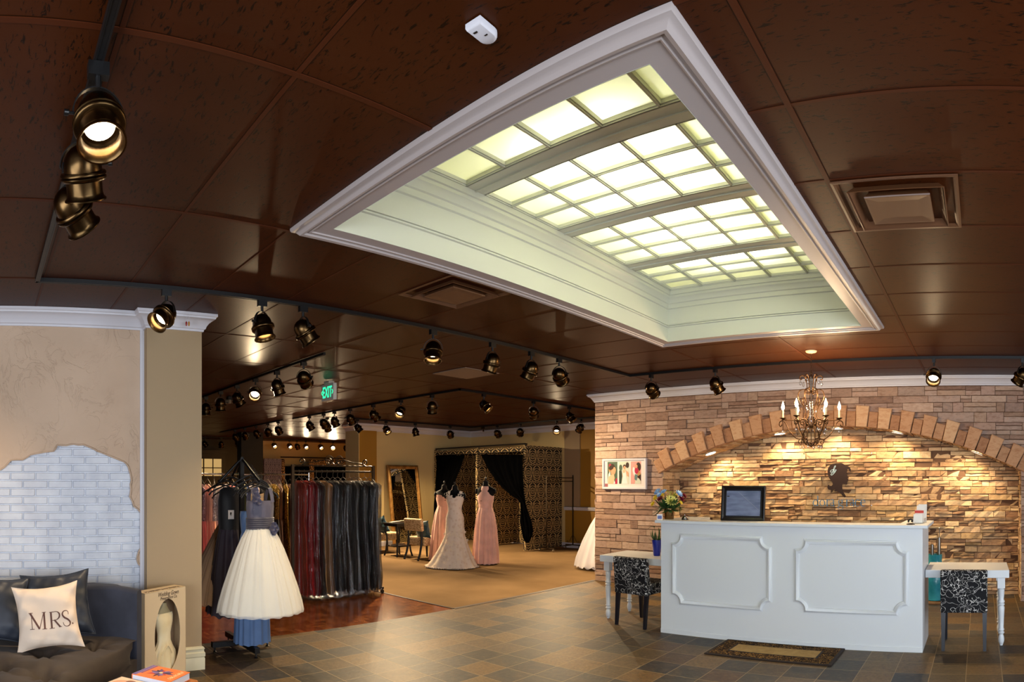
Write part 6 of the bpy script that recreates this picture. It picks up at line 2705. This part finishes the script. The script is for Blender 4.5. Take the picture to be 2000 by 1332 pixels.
# facing the camera: local -Y points to the viewer
FA = lambda x, y: atan2(x, -y) + pi if False else atan2(-x, y) * 1.0
G1, G2, G3 = (-9.54, 8.49), (-8.69, 8.0), (-8.62, 8.74)


def face(x, y):
    d = Vector((-x, -y)).normalized()      # towards the camera
    return atan2(d.y, d.x) + pi / 2


a1, a2, a3 = face(*G1) - .1, face(*G2) - .15, face(*G3) - .25
dress_form(*G1, a1, 'black dress form wearing the one-shoulder blush gown', 1.60, 1.385)
dress_form(*G2, a2, 'black dress form wearing the ivory lace wedding gown', 1.56, 1.38)
dress_form(*G3, a3, 'black dress form wearing the halter blush gown', 1.66, 1.46)
# gown 1
r = empty('bridesmaid_gown', (G1[0], G1[1], 0), a1, 'blush pink sweetheart gown with one flowered shoulder, left of the three', 'dress')
m = MB()
m.loft(cloth([(.02, .30, .26, .075), (.3, .27, .23, .075), (.7, .225, .19, .06), (.95, .185, .15, .035), (1.08, .14, .11, .012), (1.12, .135, .105, 0)], 13, 120, 41, hem=.004), True)
m.build('skirt', blush, r, smooth=70)
m = MB()
bod = cloth([(1.11, .137, .107, 0), (1.16, .142, .112, .006), (1.22, .158, .125, .006), (1.28, .168, .122, .004)], 6, 84, 42)
n = 84
topr = []
for k in range(n):
    t = 2 * pi * k / n
    fr_ = max(0, -sin(t))
    topr.append(Vector((.168 * cos(t), .118 * sin(t), 1.305 + .025 * fr_ * abs(cos(t) * 2) - .02 * fr_ * (abs(cos(t)) < .15))))
bod.append(topr)
m.loft(bod, True)
m.build('bodice', blush, r, smooth=60)
m = MB()
for k in range(7):
    t = k / 6
    rosette(m, (.135 + .03 * t, -.09 + .10 * t, 1.32 + .13 * sin(t * 2.2)), .03, 60 + k)
m.build('shoulder_flowers', mat_satin('blush_flower', (220, 176, 160), .6), r)
# gown 2
lace = mat_lace('ivory_lace', (222, 198, 176), (234, 216, 198))
tul = mat_tulle('ivory_net', (214, 184, 154), .7)
r = empty('wedding_gown', (G2[0], G2[1], 0), a2, 'ivory lace mermaid wedding gown with scalloped train, middle of the three', 'dress')
m = MB()
lv = [(.015, .44, .40, .03), (.12, .38, .345, .035), (.28, .305, .27, .03), (.45, .235, .205, .022), (.60, .185, .158, .012), (.80, .172, .135, .004), (.92, .170, .128, 0), (1.05, .128, .098, 0), (1.14, .135, .104, 0), (1.22, .158, .126, 0), (1.27, .168, .124, 0)]
rg = cloth(lv, 9, 120, 51, hem=.005)
for k in range(120):                                   # sweep of the train
    t = 2 * pi * k / 120
    for j in range(4):
        w = (1 - j / 4) ** 1.5
        rg[j][k].x += -.10 * w * (1 if cos(t) < 0 else .2)
topr = []
for k in range(120):
    t = 2 * pi * k / 120
    fr_ = max(0, -sin(t))
    topr.append(Vector((.166 * cos(t), .118 * sin(t), 1.30 + .035 * fr_ * min(1, abs(cos(t)) * 2.2) - .015 * fr_)))
rg.append(topr)
m.loft(rg, True)
m.build('gown', lace, r, smooth=70)
m = MB()
for k in range(60):
    t = 2 * pi * k / 60
    p = rg[0][k * 2]
    m.ball((p.x * 1.005, p.y * 1.005, .022), (.022, .022, .014), 8, 4)
m.build('scalloped_hem', lace, r, smooth=60)['kind'] = 'stuff'
m = MB()
rl = random.Random(91)
for k in range(70):
    t = rl.uniform(pi * 1.08, pi * 1.92)
    f = rl.random()
    z = 1.31 + .10 * f
    q = .168 - .03 * f
    if abs(cos(t)) < .35 + .2 * f and z > 1.33:
        continue
    c = Vector((q * 1.04 * cos(t), .114 * (1 - .35 * f) * sin(t), z))
    for j in range(5):
        a = 2 * pi * j / 5 + k
        o = Vector((.014 * cos(a), -.002, .014 * sin(a)))
        s = Vector((-.005 * sin(a), 0, .005 * cos(a)))
        m.add([c, c + o * .6 - s, c + o, c + o * .6 + s], [(0, 1, 2, 3)])
m.build('lace_yoke', flat('ivory_applique', (236, 218, 194), .7), r)['kind'] = 'stuff'
m = MB()
rl = random.Random(92)
for k in range(150):
    t = rl.uniform(pi * 1.0, pi * 2.0)
    z = rl.uniform(.05, .75)
    f = z / .75
    i0 = min(range(len(lv) - 1), key=lambda i: abs(lv[i][0] - z))
    q1, q2 = lv[i0][1], lv[i0][2]
    if abs(t - 1.5 * pi) > .5 + .25 * f and rl.random() < .8:
        continue
    c = Vector((q1 * 1.05 * cos(t) - (.05 if z < .3 else 0), q2 * 1.06 * sin(t), z))
    for j in range(4):
        a = 2 * pi * j / 4 + k
        o = Vector((.026 * cos(a), -.004, .03 * sin(a)))
        s = Vector((-.010 * sin(a), 0, .010 * cos(a)))
        m.add([c, c + o * .6 - s, c + o, c + o * .6 + s], [(0, 1, 2, 3)])
m.build('lace_applique', flat('ivory_applique', (236, 218, 194), .7), r)['kind'] = 'stuff'
# gown 3
r = empty('bridesmaid_gown', (G3[0], G3[1], 0), a3, 'blush pink halter gown with banded waist, right of the three', 'dress')
m = MB()
m.loft(cloth([(.02, .25, .23, .085), (.3, .235, .21, .085), (.7, .205, .18, .07), (.95, .17, .145, .05), (1.07, .138, .11, .02), (1.10, .132, .104, 0)], 16, 128, 61, hem=.004), True)
m.build('skirt', blush, r, smooth=70)
m = MB()
m.loft(cloth([(1.09, .135, .106, 0), (1.11, .138, .11, .004), (1.145, .138, .11, .004), (1.165, .135, .107, 0)], 4, 70, 62), True)
m.build('waistband', mat_satin('blush_satin', (220, 168, 150), .45), r, smooth=60)
m = MB()
rg = cloth([(1.155, .136, .108, 0), (1.22, .155, .125, .004), (1.30, .168, .124, .004), (1.38, .150, .10, 0), (1.45, .10, .075, 0), (1.50, .07, .062, 0)], 7, 84, 63)
m.loft(rg, True)
m.build('bodice', blush, r, smooth=60)

# ---- white ball gown just behind the end of the stone wall
WGX, WGY = -6.47, 9.72
r = empty('ball_gown', (WGX, WGY, 0), 0, 'white tulle ball gown half hidden behind the end of the stone wall', 'dress')
wt = mat_tulle('white_tulle', (236, 232, 236), .6)
lv = [(.06, .60, .58, .03), (.2, .57, .55, .032), (.5, .45, .43, .035), (.8, .30, .29, .04), (1.0, .18, .17, .03), (1.1, .13, .11, 0)]
for k, s in ((1.0, 71), (.95, 72)):
    m = MB()
    m.loft(cloth([(z, a * k, b * k, p) for z, a, b, p in lv], 21, 130, s, hem=.02), True)
    m.build('tulle_layer', wt, r, smooth=70)
m = MB()
m.loft(cloth([(.12, .54, .52, .02), (.5, .41, .40, .03), (.9, .22, .21, .02), (1.1, .125, .105, 0)], 14, 90, 73), True)
m.build('lining', mat_satin('white_lining', (230, 226, 228), .6), r, smooth=70)
m = MB()
m.loft(cloth([(1.09, .132, .112, 0), (1.2, .15, .12, 0), (1.30, .165, .118, 0)], 5, 60, 74), True)
m.build('bodice', lace, r, smooth=60)
dress_form(WGX, WGY, 2.6, 'black dress form inside the white ball gown behind the stone wall')

# ---- empty rolling rack before the booth's side
r = empty('rolling_rack', (-9.12, 11.72, 0), 0, 'empty thin bronze rolling rack standing before the damask side panel', 'clothes rack')
hy = .50
for s in (-1, 1):
    m = MB()
    m.bx(-.011, .011, s * hy - .011, s * hy + .011, .07, 1.72)
    m.tube([(0, s * hy, z) for z in (1.72, 1.75)], .014, 8)
    m.build('post', 'iron', r)
    m = MB()
    m.bx(-.22, .22, s * hy - .012, s * hy + .012, .065, .09)
    m.build('foot_bar', 'iron', r)
    for sx_ in (-1, 1):
        m = MB()
        m.tube([(sx_ * u, s * hy, w) for u, w in smoothp([(.01, .30), (.05, .26), (.09, .18), (.14, .13), (.18, .14), (.17, .17), (.145, .16)], 3)], .005, 6)
        m.build('scroll_brace', 'iron', r)
        m = MB()
        m.lathe([(.001, -.012), (.03, -.012), (.033, 0), (.03, .012), (.001, .012)], (sx_ * .2, s * hy, .033), 14, R=Matrix.Rotation(pi / 2, 3, 'Y'))
        m.build('caster', 'chrome', r, smooth=40)
for z in (1.68, 1.60, .08):
    m = MB()
    m.bx(-.010, .010, -hy, hy, z - .010, z + .010)
    m.build('rail', 'iron', r)

# ================================================================== far end of the gallery
blackp = flat('black_panel', (9, 8, 8), .6)
struct(MB().bx(-16.6, -16.3, 7.05, 7.72, 0, ZC + .02).build('pillar_gallery', blackp))
struct(MB().bx(-19.4, -19.3, 4.0, 8.45, 0, ZC + .02).build('wall_panelling', flat('dark_cherry_panelling', (34, 16, 12), .4)))
r = empty('glazed_door', (-19.05, 6.85, 0), 0, 'dark wood cabinet with small lit glass panes at the far left of the gallery', 'door')
m = MB()
m.bx(-.2, .2, -.75, .75, 0, 2.5)
m.bx(-.25, .25, -.8, .8, 2.5, 2.6)
m.build('body', flat('dark_cherry', (36, 18, 12), .35), r)
pane = emit('lit_pane', (1.0, .62, .22, 1), .55)  # glazed door: added glow in the panes stands for the lit room behind
for y0 in (-.28, .03, .34):
    for z0 in (1.45, 1.78, 2.05):
        if z0 < 1.5:
            continue
        m = MB()
        m.bx(.2, .206, y0, y0 + .27, z0, z0 + (.24 if z0 < 2 else .27))
        m.build('pane', pane, r)
m = MB()
m.bx(.2, .22, -.6, -.57, .1, 2.4)
m.bx(.2, .22, -.02, .0, .1, 2.4)
m.build('door_stile', flat('dark_cherry', (36, 18, 12), .35), r)
r = empty('fitting_booth', (-18.9, 10.6, 0), 0, 'far fitting booth with blue grey damask panel and black curtains at the gallery end', 'fitting booth')
m = MB()
m.bx(-.03, .03, -1.62, -.98, 0, 2.36)
m.build('side_panel', mat_damask('blue_grey_damask', rgb(60, 62, 84), rgb(170, 170, 186), .16, .2), r)
m = MB()
m.bx(-.04, .04, -.98, -.86, 0, 2.36)
m.build('post_cover', 'damask', r)
m = MB()
rows = [[Vector((.02 * sin(i * .9), -.86 + 2.6 * i / 60, z)) for i in range(61)] for z in (.05, 2.12)]
m.loft(rows, False)
m.build('curtain_panel', 'black_cloth', r, smooth=60)
m = MB()
m.bx(-.02, .02, .1, .28, .05, 2.36)
m.build('divider_panel', 'damask', r)
m = MB()
m.bx(-.01, .01, .2, 1.74, 2.14, 2.34)
m.build('valance', 'damask', r)
m = MB()
m.tube([(0, -1.0, 2.42), (0, 1.74, 2.42)], .02, 8)
m.build('top_rail', 'black_metal', r)
